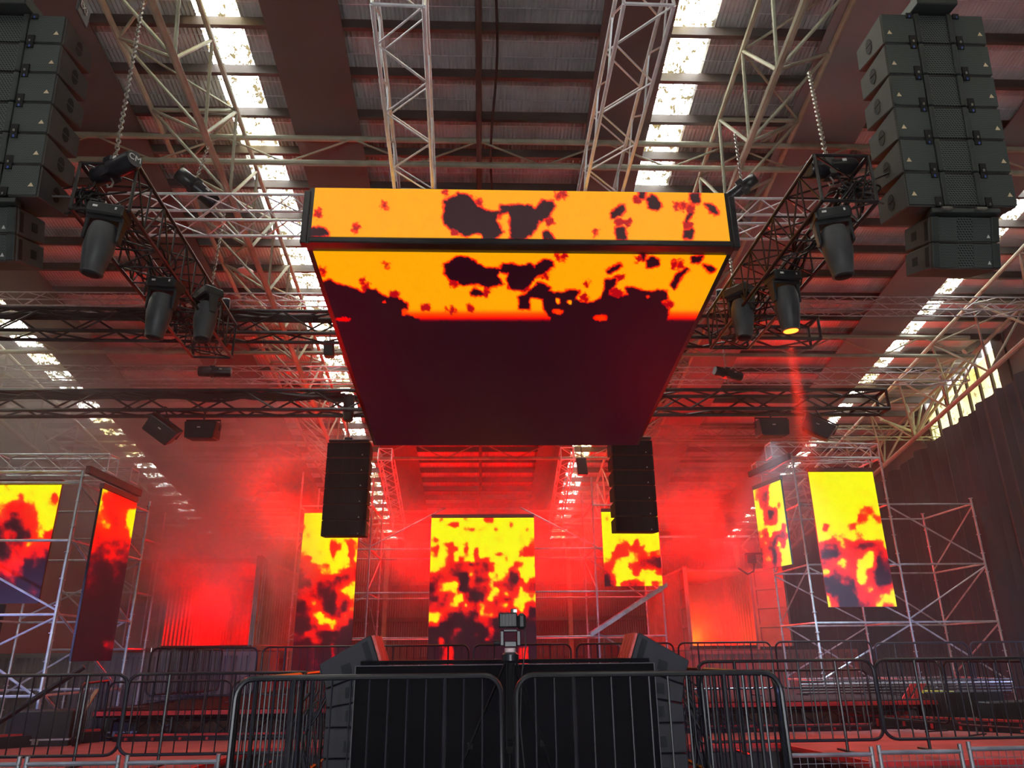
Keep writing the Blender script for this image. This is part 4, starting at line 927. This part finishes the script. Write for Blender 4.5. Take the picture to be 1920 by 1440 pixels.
# booth monitor stacks: cabinets seen from the side, grilles facing each other
def side_cab(label, c, s, tilt, W=.62, Hf=.30, Hb=.19):
    """c: lower front corner; s=+1 grille faces +x"""
    t = thing('monitor_speaker', label, 'loudspeaker', tuple(c), 'booth monitor speakers')
    R = Matrix.Translation(c) @ Matrix.Rotation(-s * tilt, 4, 'Y')
    q = lambda x, y, z: R @ V((s * x, y, z)); ex = lambda l: R.to_3x3() @ V((0, l, 0))
    O('cabinet', MB().prism([q(x, 0, z) for x, z in [(0, .004), (0, Hf - .004), (-W, Hb - .004), (-W, .004)]], ex(.75)), M_moncab, t, bevel=.01)
    O('grille', MB().prism([q(x, .02, z) for x, z in [(.004, .02), (.004, Hf - .02), (.028, Hf - .02), (.028, .02)]], ex(.71)), M_redgrill, t)
    gl = MB()
    for k in range(7): gl.prism([q(x, .03 + .1 * k, z) for x, z in [(.028, .02), (.028, Hf - .02), (.036, Hf - .02), (.036, .02)]], ex(.03))
    O('grille_rib', gl, M_redkerb, t)
    O('handle_recess', MB().prism([q(x, -.003, z) for x, z in [(-.41, .06), (-.30, .06), (-.29, .17), (-.40, .17)]], ex(.006)), M_hole, t)
    O('side_slot', MB().prism([q(x, -.003, z) for x, z in [(-.12, .04), (-.05, .04), (-.05, Hf - .05), (-.12, Hf - .06)]], ex(.006)), M_hole, t)
    pn = MB(); rnd = random.Random(label)
    for k in range(5): pn.box(q(-W - .01, rnd.uniform(.05, .7), rnd.uniform(.04, Hb - .04)), (.03, .03, .03))
    O('connector_panel', pn, M_trim, t)
    return t
for s, px, sd in ((1, 668, 'left'), (-1, 1226, 'right')):
    bx = at(px, 1300, 8.75).x + s * .30; c = V((bx, 8.75, ZD + .01)); w10 = math.atan2(.11, .62)
    for nm, til, hf, hb in (('lowest', 0, .30, .30), ('second lowest', 0, .30, .30), ('second', 0, .30, .19), ('third', w10, .30, .19), ('top tilted', 2 * w10, .37, .27)):
        lab = {'lowest': 'lowest cabinet of the %s booth monitor stack, on the platform', 'second lowest': 'second lowest cabinet of the %s booth monitor stack', 'second': 'middle cabinet of the %s booth monitor stack', 'third': 'slightly tilted cabinet just under the top of the %s booth monitor stack', 'top tilted': 'top tilted cabinet with a red-lit grille in the %s booth monitor stack'}[nm] % sd
        side_cab(lab, c.copy(), s, til, Hf=hf, Hb=hb)
        c = c + Matrix.Rotation(-s * til, 3, 'Y') @ V((0, 0, hf))
    base = V((bx - s * .02, 8.75, 0))
    rnd = random.Random(sd)
    mb = MB()
    for k in range(10):
        x = base.x - s * (.62 + rnd.uniform(0, .12)); y = 8.75 + rnd.uniform(0, .6); z = ZD + rnd.uniform(.5, 1.1)
        mb.path([(x, y, z), (x - s * rnd.uniform(.05, .2), y - .05, z - .15), (x - s * rnd.uniform(.05, .25), y - .1, z - .4), (x - s * rnd.uniform(0, .15), y - .1, ZD + .03)], .011, 5)
    tag(O('cable_bundle', mb, M_rubber, smooth=True), 'tangle of black cables behind the %s booth monitor stack' % sd, 'cables')

# ------------------------------------------------------------------ barriers
BW, BH = 2.2, 1.1
def barrier():
    t = thing('crowd_barrier', '', 'barrier')
    w = BW / 2; z0, z1 = .14, BH; R = .14; pts = []
    for cx, cz, a0 in ((w - R, z1 - R, 0), (-w + R, z1 - R, PI / 2), (-w + R, z0 + R, PI), (w - R, z0 + R, 1.5 * PI)):
        for k in range(6): a = a0 + PI / 2 * k / 5; pts.append((cx + R * math.cos(a), 0, cz + R * math.sin(a)))
    O('frame', MB().path(pts, .021, 8, True), M_blackm, t, smooth=True, local=True)
    me = MB().tube((0, 0, z0), (0, 0, z1), .009, 6).mesh('bar', M_blackm, True)
    n = 13
    for i in range(n):
        if i in (2, 10): continue
        o = O('bar', me, M_blackm, t, local=True); o.location = (-w + BW * (i + 1) / (n + 1), 0, 0)
    lg = MB().tube((0, 0, .02), (0, 0, z1), .019, 8).box((0, 0, .012), (.06, .5, .02)).mesh('leg', M_blackm, True)
    for i in (2, 10):
        o = O('leg', lg, M_blackm, t, local=True); o.location = (-w + BW * (i + 1) / (n + 1), 0, 0)
    return t
br = Proto(barrier())
def bar_px(x0, x1, ytop, Y, zbase, label, group, Y1=None, h=None):
    a = at(x0, ytop, Y); b = at(x1, ytop, Y if Y1 is None else Y1); a.z = b.z = 0
    d = b - a; c = (a + b) / 2
    return br.put((c.x, c.y, zbase), (0, 0, math.atan2(d.y, d.x)), label, (d.length / BW, 1, (h or 1.12) / BH), group)
G1 = 'black crowd barriers'
bar_px(445, 940, 1278, 6.3, ZD, 'front black barrier left of the camera tripod', G1, h=1.17)
bar_px(968, 1462, 1270, 6.3, ZD, 'front black barrier right of the camera tripod', G1, h=1.17)
xa_ = at(436, 1278, 6.3).x; xb_ = at(1468, 1268, 6.3).x
for x, sd in ((xa_ + .02, 'left'), (xb_ - .02, 'right')):
    for k, (y0, nm) in enumerate(((6.42, 'nearer'), (8.66, 'farther'))):
        br.put((x, y0 + 1.1, ZD), (0, 0, PI / 2), 'black barrier running back along the %s edge of the booth platform, %s of two' % (sd, nm), (1, 1, 1.15 / BH), G1)
bar_px(-110, 243, 1257, 10.95, ZD, 'black barrier cut by the left edge of the picture, on the red deck', G1, h=1.13)
bar_px(246, 592, 1250, 10.95, ZD, 'black barrier on the red deck left of the booth monitors', G1, h=1.13)
bar_px(1305, 1634, 1235, 10.6, ZD + .08, 'black barrier on the red deck right of the booth monitors', G1, h=1.13)
bar_px(1636, 1990, 1233, 10.6, ZD + .08, 'black barrier cut by the right edge of the picture, on the red deck', G1, h=1.13)
bar_px(156, 206, 1268, 13.4, .92, 'short-looking turned black barrier behind the left edge barrier', G1, Y1=15.2, h=1.06)
bar_px(208, 437, 1268, 14.35, .94, 'black barrier in the second row at the left, under the slanted flame screen', G1, h=1.04)
bar_px(441, 650, 1266, 14.1, .94, 'black barrier in the second row just left of the booth monitors', G1, h=1.04)
bar_px(1195, 1392, 1248, 14.1, .98, 'black barrier in the second row just right of the booth monitors', G1, h=1.06)
bar_px(1402, 1622, 1247, 14.1, .98, 'black barrier in the second row at the right, before the brown container', G1, h=1.06)
bar_px(1637, 1760, 1242, 14.3, 1.08, 'red-lit barrier along the right kerb, its farther panel', G1, Y1=13.0, h=1.1)
bar_px(1766, 1960, 1238, 12.9, 1.08, 'red-lit barrier along the right kerb, its nearer panel', G1, Y1=11.6, h=1.1)
row = [(286, 484, 'first'), (494, 690, 'second'), (699, 879, 'third'), (888, 1070, 'fourth'), (1081, 1262, 'fifth'), (1271, 1444, 'sixth'), (1453, 1632, 'seventh'), (1638, 1812, 'eighth'), (1816, 1990, 'last')]
wh = {'first': 'below the smoking container', 'second': 'below the flame screen left of the middle', 'third': 'just left of the middle screen', 'fourth': 'below the middle screen behind the tripod', 'fifth': 'just right of the middle screen', 'sixth': 'below the glowing right container', 'seventh': 'below the slanted right flame screen', 'eighth': 'below the tall yellow flame screen', 'last': 'at the right edge of the picture'}
for i, (x0, x1, nm) in enumerate(row):
    bar_px(x0, x1, 1212 - 9 * (x0 / 1900), 16.7, ZS if i < 7 else 1.45, 'far black barrier on the main stage, %s' % wh[nm], 'black barriers along the main stage', h=1.06)
for k in range(4):
    bar_px(300 + 22 * k, 352 + 22 * k, 1215, 17.2 + .25 * k, ZS, 'edge-on barrier stacked below the smoking container, %s in its stack' % ('first', 'second', 'third', 'fourth')[k], 'black barriers along the main stage', Y1=19.0 + .25 * k, h=1.05)

# mesh fence panels at the bottom edge
def mesh_fence(x0, y0, x1, y1, Y, label):
    a = at(x0, y0, Y); b = at(x1, y1, Y); t = thing('mesh_fence_panel', label, 'fence', (a.x, Y, 0), 'low wire mesh fence panels')
    zt = (a.z + b.z) / 2
    O('top_rail', MB().tube((a.x, Y, zt), (b.x, Y, zt), .025, 8), M_fence, t, smooth=True)
    for x in (a.x + .02, b.x - .02): O('post', MB().tube((x, Y, .02), (x, Y, zt + .08), .026, 8), M_fence, t, smooth=True)
    w = MB(); x = a.x + .09
    while x < b.x - .03: w.tube((x, Y, .05), (x, Y, zt), .004, 4); x += .09
    z = zt - .09
    while z > .05: w.tube((a.x, Y, z), (b.x, Y, z), .004, 4); z -= .09
    O('wire_mesh', w, M_fence, t)
mesh_fence(1470, 1418, 1638, 1413, 9.35, 'wire mesh fence panel by the front right barrier corner')
mesh_fence(1646, 1412, 1804, 1408, 9.35, 'wire mesh fence panel in the middle of the three at the lower right')
mesh_fence(1814, 1404, 1990, 1402, 9.35, 'wire mesh fence panel cut by the lower right corner of the picture')
mesh_fence(-160, 1436, 38, 1434, 9.35, 'wire mesh fence panel cut by the lower left corner of the picture')
mesh_fence(46, 1433, 224, 1431, 9.35, 'wire mesh fence panel in the middle of the three at the lower left')
mesh_fence(234, 1431, 412, 1428, 9.35, 'wire mesh fence panel by the front left barrier corner')

# ------------------------------------------------------------------ camera on tripod
YT = 7.1
hp = at(957, 1232, YT)
tp = thing('tripod', 'black camera tripod standing behind the gap between the front barriers', 'tripod', (hp.x, YT, ZD))
O('spider', MB().lathe([(.055, -.05), (.075, -.03), (.075, .02), (.05, .04)], Matrix.Translation(hp), 14), M_blackm, tp, smooth=True)
O('bowl_collar', MB().lathe([(.05, .04), (.052, .045), (.052, .075), (.045, .08)], Matrix.Translation(hp), 16), M_pink, tp, smooth=True)
hd = O('fluid_head', MB().box(hp + V((0, 0, .11)), (.11, .12, .05)).box(hp + V((-.075, 0, .16)), (.035, .09, .13)).box(hp + V((.075, 0, .16)), (.035, .09, .13)).box(hp + V((0, 0, .225)), (.13, .13, .025)), M_blackm, tp, bevel=.006)
O('head_knob', MB().tube(hp + V((-.095, 0, .12)), hp + V((-.15, 0, .12)), .025, 10), M_blackm, hd)
for (dx, dy) in ((-.62, .1), (.5, .35), (-.03, -.42)):
    lg = MB(); a = hp + V((dx * .06, dy * .06, -.03)); e_ = V((hp.x + dx, YT + dy, ZD + .01)); sd = V((-dy, dx, 0)).normalized() * .028
    m_ = a.lerp(e_, .55)
    for s in (-1, 1): lg.tube(a + sd * s, m_ + sd * s, .009, 6)
    lg.tube(m_, e_, .013, 6); lg.box(m_, (.05, .04, .05))
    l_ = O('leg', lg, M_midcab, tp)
    O('rubber_foot', MB().tube(e_ + V((0, 0, .0)), e_ + V((0, 0, .04)), .022, 8), M_rubber, l_)
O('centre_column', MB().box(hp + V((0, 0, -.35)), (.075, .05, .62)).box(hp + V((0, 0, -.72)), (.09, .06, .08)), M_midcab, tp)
cp = hp + V((.0, 0, .245))
vc = thing('video_camera', 'small black video camera mounted on the tripod', 'camera', tuple(cp))
O('body', MB().box(cp + V((-.02, 0, .07)), (.17, .13, .13)), M_blackp, vc, bevel=.012)
O('hand_grip', MB().box(cp + V((.105, .02, .06)), (.08, .14, .14)), M_blackp, vc, bevel=.025)
O('lens', MB().tube(cp + V((-.02, .06, .075)), cp + V((-.02, .22, .075)), .045, 14), M_blackp, vc, smooth=True)
O('cooling_fin', MB().box(cp + V((-.06, -.068, .07)), (.012, .01, .1)).box(cp + V((-.03, -.068, .07)), (.012, .01, .1)).box(cp + V((0, -.068, .07)), (.012, .01, .1)).box(cp + V((.03, -.068, .07)), (.012, .01, .1)), M_trim, vc)
O('viewfinder', MB().box(cp + V((.03, -.03, .15)), (.05, .06, .04)), M_blackp, vc, bevel=.006)
O('status_light', MB().box(cp + V((.045, -.062, .15)), (.03, .004, .025)), emat('camera_display', (.9, .9, 1), 1.2), vc)
O('cable', MB().path([cp + V((.13, 0, .03)), cp + V((.14, -.02, -.15)), cp + V((.10, 0, -.4)), cp + V((.08, 0, -.8)), cp + V((.12, 0, -1.2))], .006, 5), M_rubber, vc)

# ------------------------------------------------------------------ backstage clutter
def case(label, x, y, z, w, d, h, rz=0):
    t = thing('equipment_case', label, 'equipment case', (x, y, z)); R = Matrix.Rotation(rz, 3, 'Z')
    O('box', MB().box((x, y, z + h / 2), (w, d, h), R), M_blackp, t, bevel=.015)
    O('edge_trim', MB().box(V((x, y, z + h * .72)), (w + .02, d + .02, .025), R).box(V((x, y, z + .03)), (w + .02, d + .02, .04), R), M_scaf, t)
    O('latch', MB().box(V((x, y, z + h * .7)) + R @ V((0, -d / 2 - .012, 0)), (.1, .02, .08), R), M_chain, t)
for px, py, Y, w, h, lab in ((85, 1370, 13.9, 1.0, .5, 'black equipment case under the left scaffold'), (225, 1360, 15.6, .8, .65, 'black equipment case beside the foot of the slanted left flame screen'), (1800, 1330, 15.0, 1.4, .6, 'black equipment case behind the right kerb'), (1900, 1350, 14.6, 1.2, .55, 'black equipment case at the right edge behind the barriers')):
    p = at(px, py, Y); case(lab, p.x, Y, 0.02 if Y > 15 else .02, w, .6, max(.4, p.z + .3), .1)
a = at(-30, 1372, 13.2); b = at(158, 1250, 13.6)
tag(O('handrail', MB().tube(a, b, .045, 8), M_blackm, smooth=True), 'thick black sloping handrail crossing behind the left edge barrier', 'handrail')
a = at(122, 1388, 13.9); b = at(182, 1292, 14.1)
tag(O('timber_batten', MB().hexa([a + V((-.03, 0, 0)), a + V((.03, 0, 0)), a + V((.03, .04, 0)), a + V((-.03, .04, 0))], [b + V((-.03, 0, 0)), b + V((.03, 0, 0)), b + V((.03, .04, 0)), b + V((-.03, .04, 0))]), M_wood), 'orange timber batten leaning behind the left edge barrier', 'timber')
a = at(1690, 1340, 14.8); b = at(1722, 1282, 15.0)
t = thing('red_marker_board', 'red slatted board leaning behind the right barriers', 'board', tuple(a))
for k in (-1, 1): O('slat', MB().hexa([a + V((k * .09 - .06, 0, 0)), a + V((k * .09 + .06, 0, 0)), a + V((k * .09 + .06, .03, 0)), a + V((k * .09 - .06, .03, 0))], [b + V((k * .09 - .06, 0, 0)), b + V((k * .09 + .06, 0, 0)), b + V((k * .09 + .06, .03, 0)), b + V((k * .09 - .06, .03, 0))]), M_redkerb, t)
for k in range(5):
    p0 = at(1500, 1278 + 5.5 * k, 15.2 - .05 * k); p1 = at(1900, 1276 + 5.5 * k, 15.2 - .05 * k)
    tag(O('spare_tube', MB().tube((p0.x, 15.2 - .05 * k, p0.z), (p1.x, 15.2 - .05 * k, p0.z), .016, 8), (M_scaf if k == 1 else M_trim), smooth=True), 'spare scaffold tube in the pile behind the right barriers, %s from the top' % ('first', 'second', 'third', 'fourth', 'fifth')[k], 'tube', 'pile of spare scaffold tubes')
p0 = at(1730, 1297, 14.9); p1 = at(1790, 1299, 14.9)
tag(O('yellow_tube', MB().tube(p0, p1, .03, 8), M_yellow, smooth=True), 'short yellow tube in front of the pile of scaffold tubes', 'tube')
p = at(1410, 1048, 25)
t = thing('security_camera', 'small dark camera on a bent arm above the open right container', 'camera', tuple(p))
O('housing', MB().box(p + V((-.05, 0, .0)), (.3, .25, .28)).box(p + V((.03, 0, .17)), (.55, .2, .04)), M_blackp, t)
O('arm', MB().path([p + V((.05, 0, -.15)), p + V((0, 0, -.4)), p + V((-.2, 0, -.5)), p + V((-.5, 0, -.3))], .03, 6), M_blackp, t)
tag(O('black_drape', MB().box((-12.65, 18.6, 2.0), (2.8, .08, 3.2)), M_curt), 'dark drape hanging below the flame screen at the left edge', 'drape')

# ------------------------------------------------------------------ haze and smoke
def vol_nodes(m):
    m.use_nodes = True; nt = m.node_tree; nt.nodes.clear()
    out = nt.nodes.new('ShaderNodeOutputMaterial'); vs = nt.nodes.new('ShaderNodeVolumeScatter'); nt.links.new(vs.outputs[0], out.inputs['Volume'])
    return nt, vs
def haze_obj(dens):
    y0, y1 = 7.8, 39.7; x0, x1 = -16.0, 14.9
    zt = lambda y: roofz(y) - .3
    mb = MB().prism([(x0, y0, .05), (x0, y1, .05), (x0, y1, zt(y1)), (x0, y0, zt(y0))], (x1 - x0, 0, 0))
    m = bpy.data.materials.new('stage_haze'); nt, vs = vol_nodes(m)
    vs.inputs['Color'].default_value = (.9, .87, .85, 1); vs.inputs['Density'].default_value = dens; vs.inputs['Anisotropy'].default_value = .1
    tag(O('haze', mb, m), 'thin even stage haze filling the hall from the hanging screen to the back wall', 'haze', kind='stuff')
def smoke(label, c, r, amp, sc=.5, thr=.40, seed=0.0, det=4.0, power=1.0, step=1.0):
    mb = MB(); n = 14; prof = [(max(.001, math.sin(PI * k / 10)), -math.cos(PI * k / 10)) for k in range(11)]
    mb.lathe(prof, Matrix.Translation(c) @ Matrix.Diagonal((*r, 1)), n)
    m = bpy.data.materials.new('smoke'); nt, vs = vol_nodes(m); vs.inputs['Color'].default_value = (.93, .91, .90, 1); vs.inputs['Anisotropy'].default_value = .0
    tc = nt.nodes.new('ShaderNodeTexCoord'); nzn = nt.nodes.new('ShaderNodeTexNoise'); nzn.inputs['Scale'].default_value = sc; nzn.inputs['Detail'].default_value = det; nzn.inputs['Roughness'].default_value = .6; nzn.inputs['Distortion'].default_value = .6
    def math_(op, a, b=None):
        n_ = nt.nodes.new('ShaderNodeMath'); n_.operation = op
        for i, v in enumerate((a, b)):
            if v is None: continue
            if isinstance(v, (int, float)): n_.inputs[i].default_value = v
            else: nt.links.new(v, n_.inputs[i])
        return n_.outputs[0]
    ofs = nt.nodes.new('ShaderNodeVectorMath'); ofs.operation = 'ADD'; ofs.inputs[1].default_value = (seed, seed * 2.3, seed * .7)
    nt.links.new(tc.outputs['Object'], ofs.inputs[0]); nt.links.new(ofs.outputs[0], nzn.inputs['Vector'])
    cl = math_('MULTIPLY', math_('MAXIMUM', math_('SUBTRACT', nzn.outputs['Fac'], thr), 0.0), 1.0 / (.62 - thr))
    mp = nt.nodes.new('ShaderNodeMapping'); mp.inputs['Location'].default_value = tuple(-c[i] / r[i] for i in range(3)); mp.inputs['Scale'].default_value = tuple(1 / q for q in r)
    nt.links.new(tc.outputs['Object'], mp.inputs['Vector'])
    ln = nt.nodes.new('ShaderNodeVectorMath'); ln.operation = 'LENGTH'; nt.links.new(mp.outputs[0], ln.inputs[0])
    g = math_('POWER', math_('MAXIMUM', math_('SUBTRACT', 1.0, ln.outputs['Value']), 0.0), power)
    nt.links.new(math_('MULTIPLY', math_('MULTIPLY', g, cl), amp), vs.inputs['Density'])
    m.cycles.volume_step_rate = step
    tag(O('smoke', mb, m), label, 'smoke', 'smoke clouds', 'stuff')
haze_obj(.0055)
smoke('red-lit smoke billowing out of the open left container', (-7.3, 20.9, 5.2), (3.1, 3.2, 2.4), 1.7, .95, .41, 1.0, 5)
smoke('tall grey-pink smoke cloud rising over the left container towards the roof', (-8.6, 22.5, 7.6), (4.8, 4.5, 3.6), .95, .55, .42, 5.0, 5)
smoke('pale pink haze cloud drifting under the roof at the far left', (-12.0, 22, 8.6), (6.5, 9.0, 4.5), .32, .3, .3, 3.0, 3)
smoke('thick red smoke glowing behind the low edge of the hanging screen', (.5, 29.2, 6.6), (9.0, 4.5, 3.4), .55, .5, .36, 9.0, 4)
smoke('red and grey smoke rising over the open right container', (8.2, 26.2, 7.5), (4.2, 4.0, 3.6), .8, .6, .41, 13.0, 5)
smoke('glowing red smoke inside the right container', (8.25, 29.5, 3.6), (1.7, 3.6, 1.9), .8, .8, .3, 17.0)

smoke('thin added wisp of smoke showing the red beam under the glowing moving head light', tuple(V(lit.location) + V((.04, .1, -1.75))), (.7, .7, 1.6), .14, .9, .15, 21.0, 3)  # wisp added so that the beam shows in the thin haze

# ------------------------------------------------------------------ lights
def light(kind, name, loc, energy, col, **k):
    ld = bpy.data.lights.new(name, kind); ld.energy = energy; ld.color = col
    for a_, v in k.items():
        if a_ not in ('aim',): setattr(ld, a_, v)
    o = bpy.data.objects.new(name, ld); COL.objects.link(o); o.location = loc
    if 'aim' in k: o.rotation_euler = (V(k['aim']) - V(loc)).to_track_quat('-Z', 'Y').to_euler()
    return o
RED = (1.0, .0005, .0005)
light('POINT', 'red_container_light', ((xl0 + xl1) / 2, YCL + 3.5, zl0 + .7), 420, RED, shadow_soft_size=.25)
light('POINT', 'red_container_light', ((xr0 + xr1) / 2, YCR + 3.0, zr0 + .7), 420, (1, .002, .0005), shadow_soft_size=.25)
light('POINT', 'orange_container_light', (xr0 + .35, YCR + .8, zr0 + .3), 70, (1, .30, .01), shadow_soft_size=.12)
light('POINT', 'red_backlight', (-2.2, 28.6, 6.3), 1200, RED, shadow_soft_size=.3)
light('POINT', 'red_backlight', (3.2, 28.6, 6.3), 1200, RED, shadow_soft_size=.3)
light('POINT', 'red_backlight', (7.4, 25.0, 6.0), 900, RED, shadow_soft_size=.3)
light('POINT', 'red_backlight', (-5.6, 22.2, 6.6), 420, RED, shadow_soft_size=.3)
for x, y in ((-4.6, 19.2), (4.9, 19.2)):
    light('SPOT', 'red_floor_wash', (x, y, 1.75), 330, RED, spot_size=math.radians(125), spot_blend=.8, shadow_soft_size=.2, aim=(x * 1.1, y - 2, 10))
light('SPOT', 'added_red_smoke_fill', ((xl0 + xl1) / 2 + .2, YCL - .9, zl0 + .15), 650, RED, spot_size=math.radians(110), spot_blend=.9, shadow_soft_size=.2, aim=((xl0 + xl1) / 2 + .2, YCL - 1.2, 9))  # unseen spot added to redden the smoke before the left container
lp = V(lit.location) + V((.0, .05, -.92))
light('SPOT', 'moving_head_beam', lp, 7000, (1, .03, .01), spot_size=math.radians(9), spot_blend=.4, shadow_soft_size=.06, aim=lp + V((.15, .3, -5)))
p = at(1447, 823, 17.55)
light('SPOT', 'floodlight_beam', p, 2600, (.55, .82, 1.0), spot_size=math.radians(85), spot_blend=.7, shadow_soft_size=.2, aim=p + V((.3, .5, -5)))
light('SPOT', 'blue_side_light', (-10.6, 11.4, 3.2), 500, (.35, .38, 1.0), spot_size=math.radians(70), spot_blend=.8, shadow_soft_size=.2, aim=(-8.5, 15.5, 2.0))
light('SPOT', 'blue_side_light', (13.0, 13.0, 3.4), 700, (.42, .5, 1.0), spot_size=math.radians(70), spot_blend=.8, shadow_soft_size=.2, aim=(10.5, 17, 2.2))

light('SPOT', 'added_blue_fill', (-9.0, -3.0, 5.5), 1100, (.40, .48, 1.0), spot_size=math.radians(44), spot_blend=.8, shadow_soft_size=.3, aim=(-3, 9.5, .6))  # two unseen spots added behind the camera to brighten the barrier bars
light('SPOT', 'added_blue_fill', (9.0, -3.0, 5.5), 1100, (.40, .48, 1.0), spot_size=math.radians(44), spot_blend=.8, shadow_soft_size=.3, aim=(4, 9.5, .6))
light('SPOT', 'red_deck_wash', (5.6, 13.6, 8.6), 700, RED, spot_size=math.radians(40), spot_blend=.9, shadow_soft_size=.2, aim=(6.2, 11.8, 1.0))
light('SPOT', 'red_deck_wash', (-5.6, 13.9, 8.6), 260, RED, spot_size=math.radians(50), spot_blend=.9, shadow_soft_size=.2, aim=(-6.0, 12.0, 1.0))
w = bpy.data.worlds.new('sky'); scene.world = w; w.use_nodes = True
bg = w.node_tree.nodes['Background']; bg.inputs['Color'].default_value = (.92, .97, 1.0, 1); bg.inputs['Strength'].default_value = 12.0

# ------------------------------------------------------------------ render look
vs_ = scene.view_settings; vs_.view_transform = 'Standard'; vs_.look = 'None'; vs_.exposure = 0.38; vs_.gamma = 1; vs_.use_curve_mapping = False
cy = scene.cycles
for m in (M_led, M_ledf, M_ledu, M_lens): m.cycles.emission_sampling = 'NONE'
cy.use_denoising = True
try: cy.denoiser = 'OPENIMAGEDENOISE'
except Exception: pass
cy.max_bounces = 5; cy.diffuse_bounces = 3; cy.glossy_bounces = 2; cy.transmission_bounces = 2; cy.volume_bounces = 0; cy.transparent_max_bounces = 6
cy.caustics_reflective = False; cy.caustics_refractive = False
cy.sample_clamp_indirect = 4.0
cy.use_adaptive_sampling = True; cy.adaptive_threshold = 0.03
cy.volume_step_rate = 2.0; cy.volume_max_steps = 96
# tidy helper properties
for o in scene.objects:
    if '_w' in o: del o['_w']
print('objects', len(scene.objects))
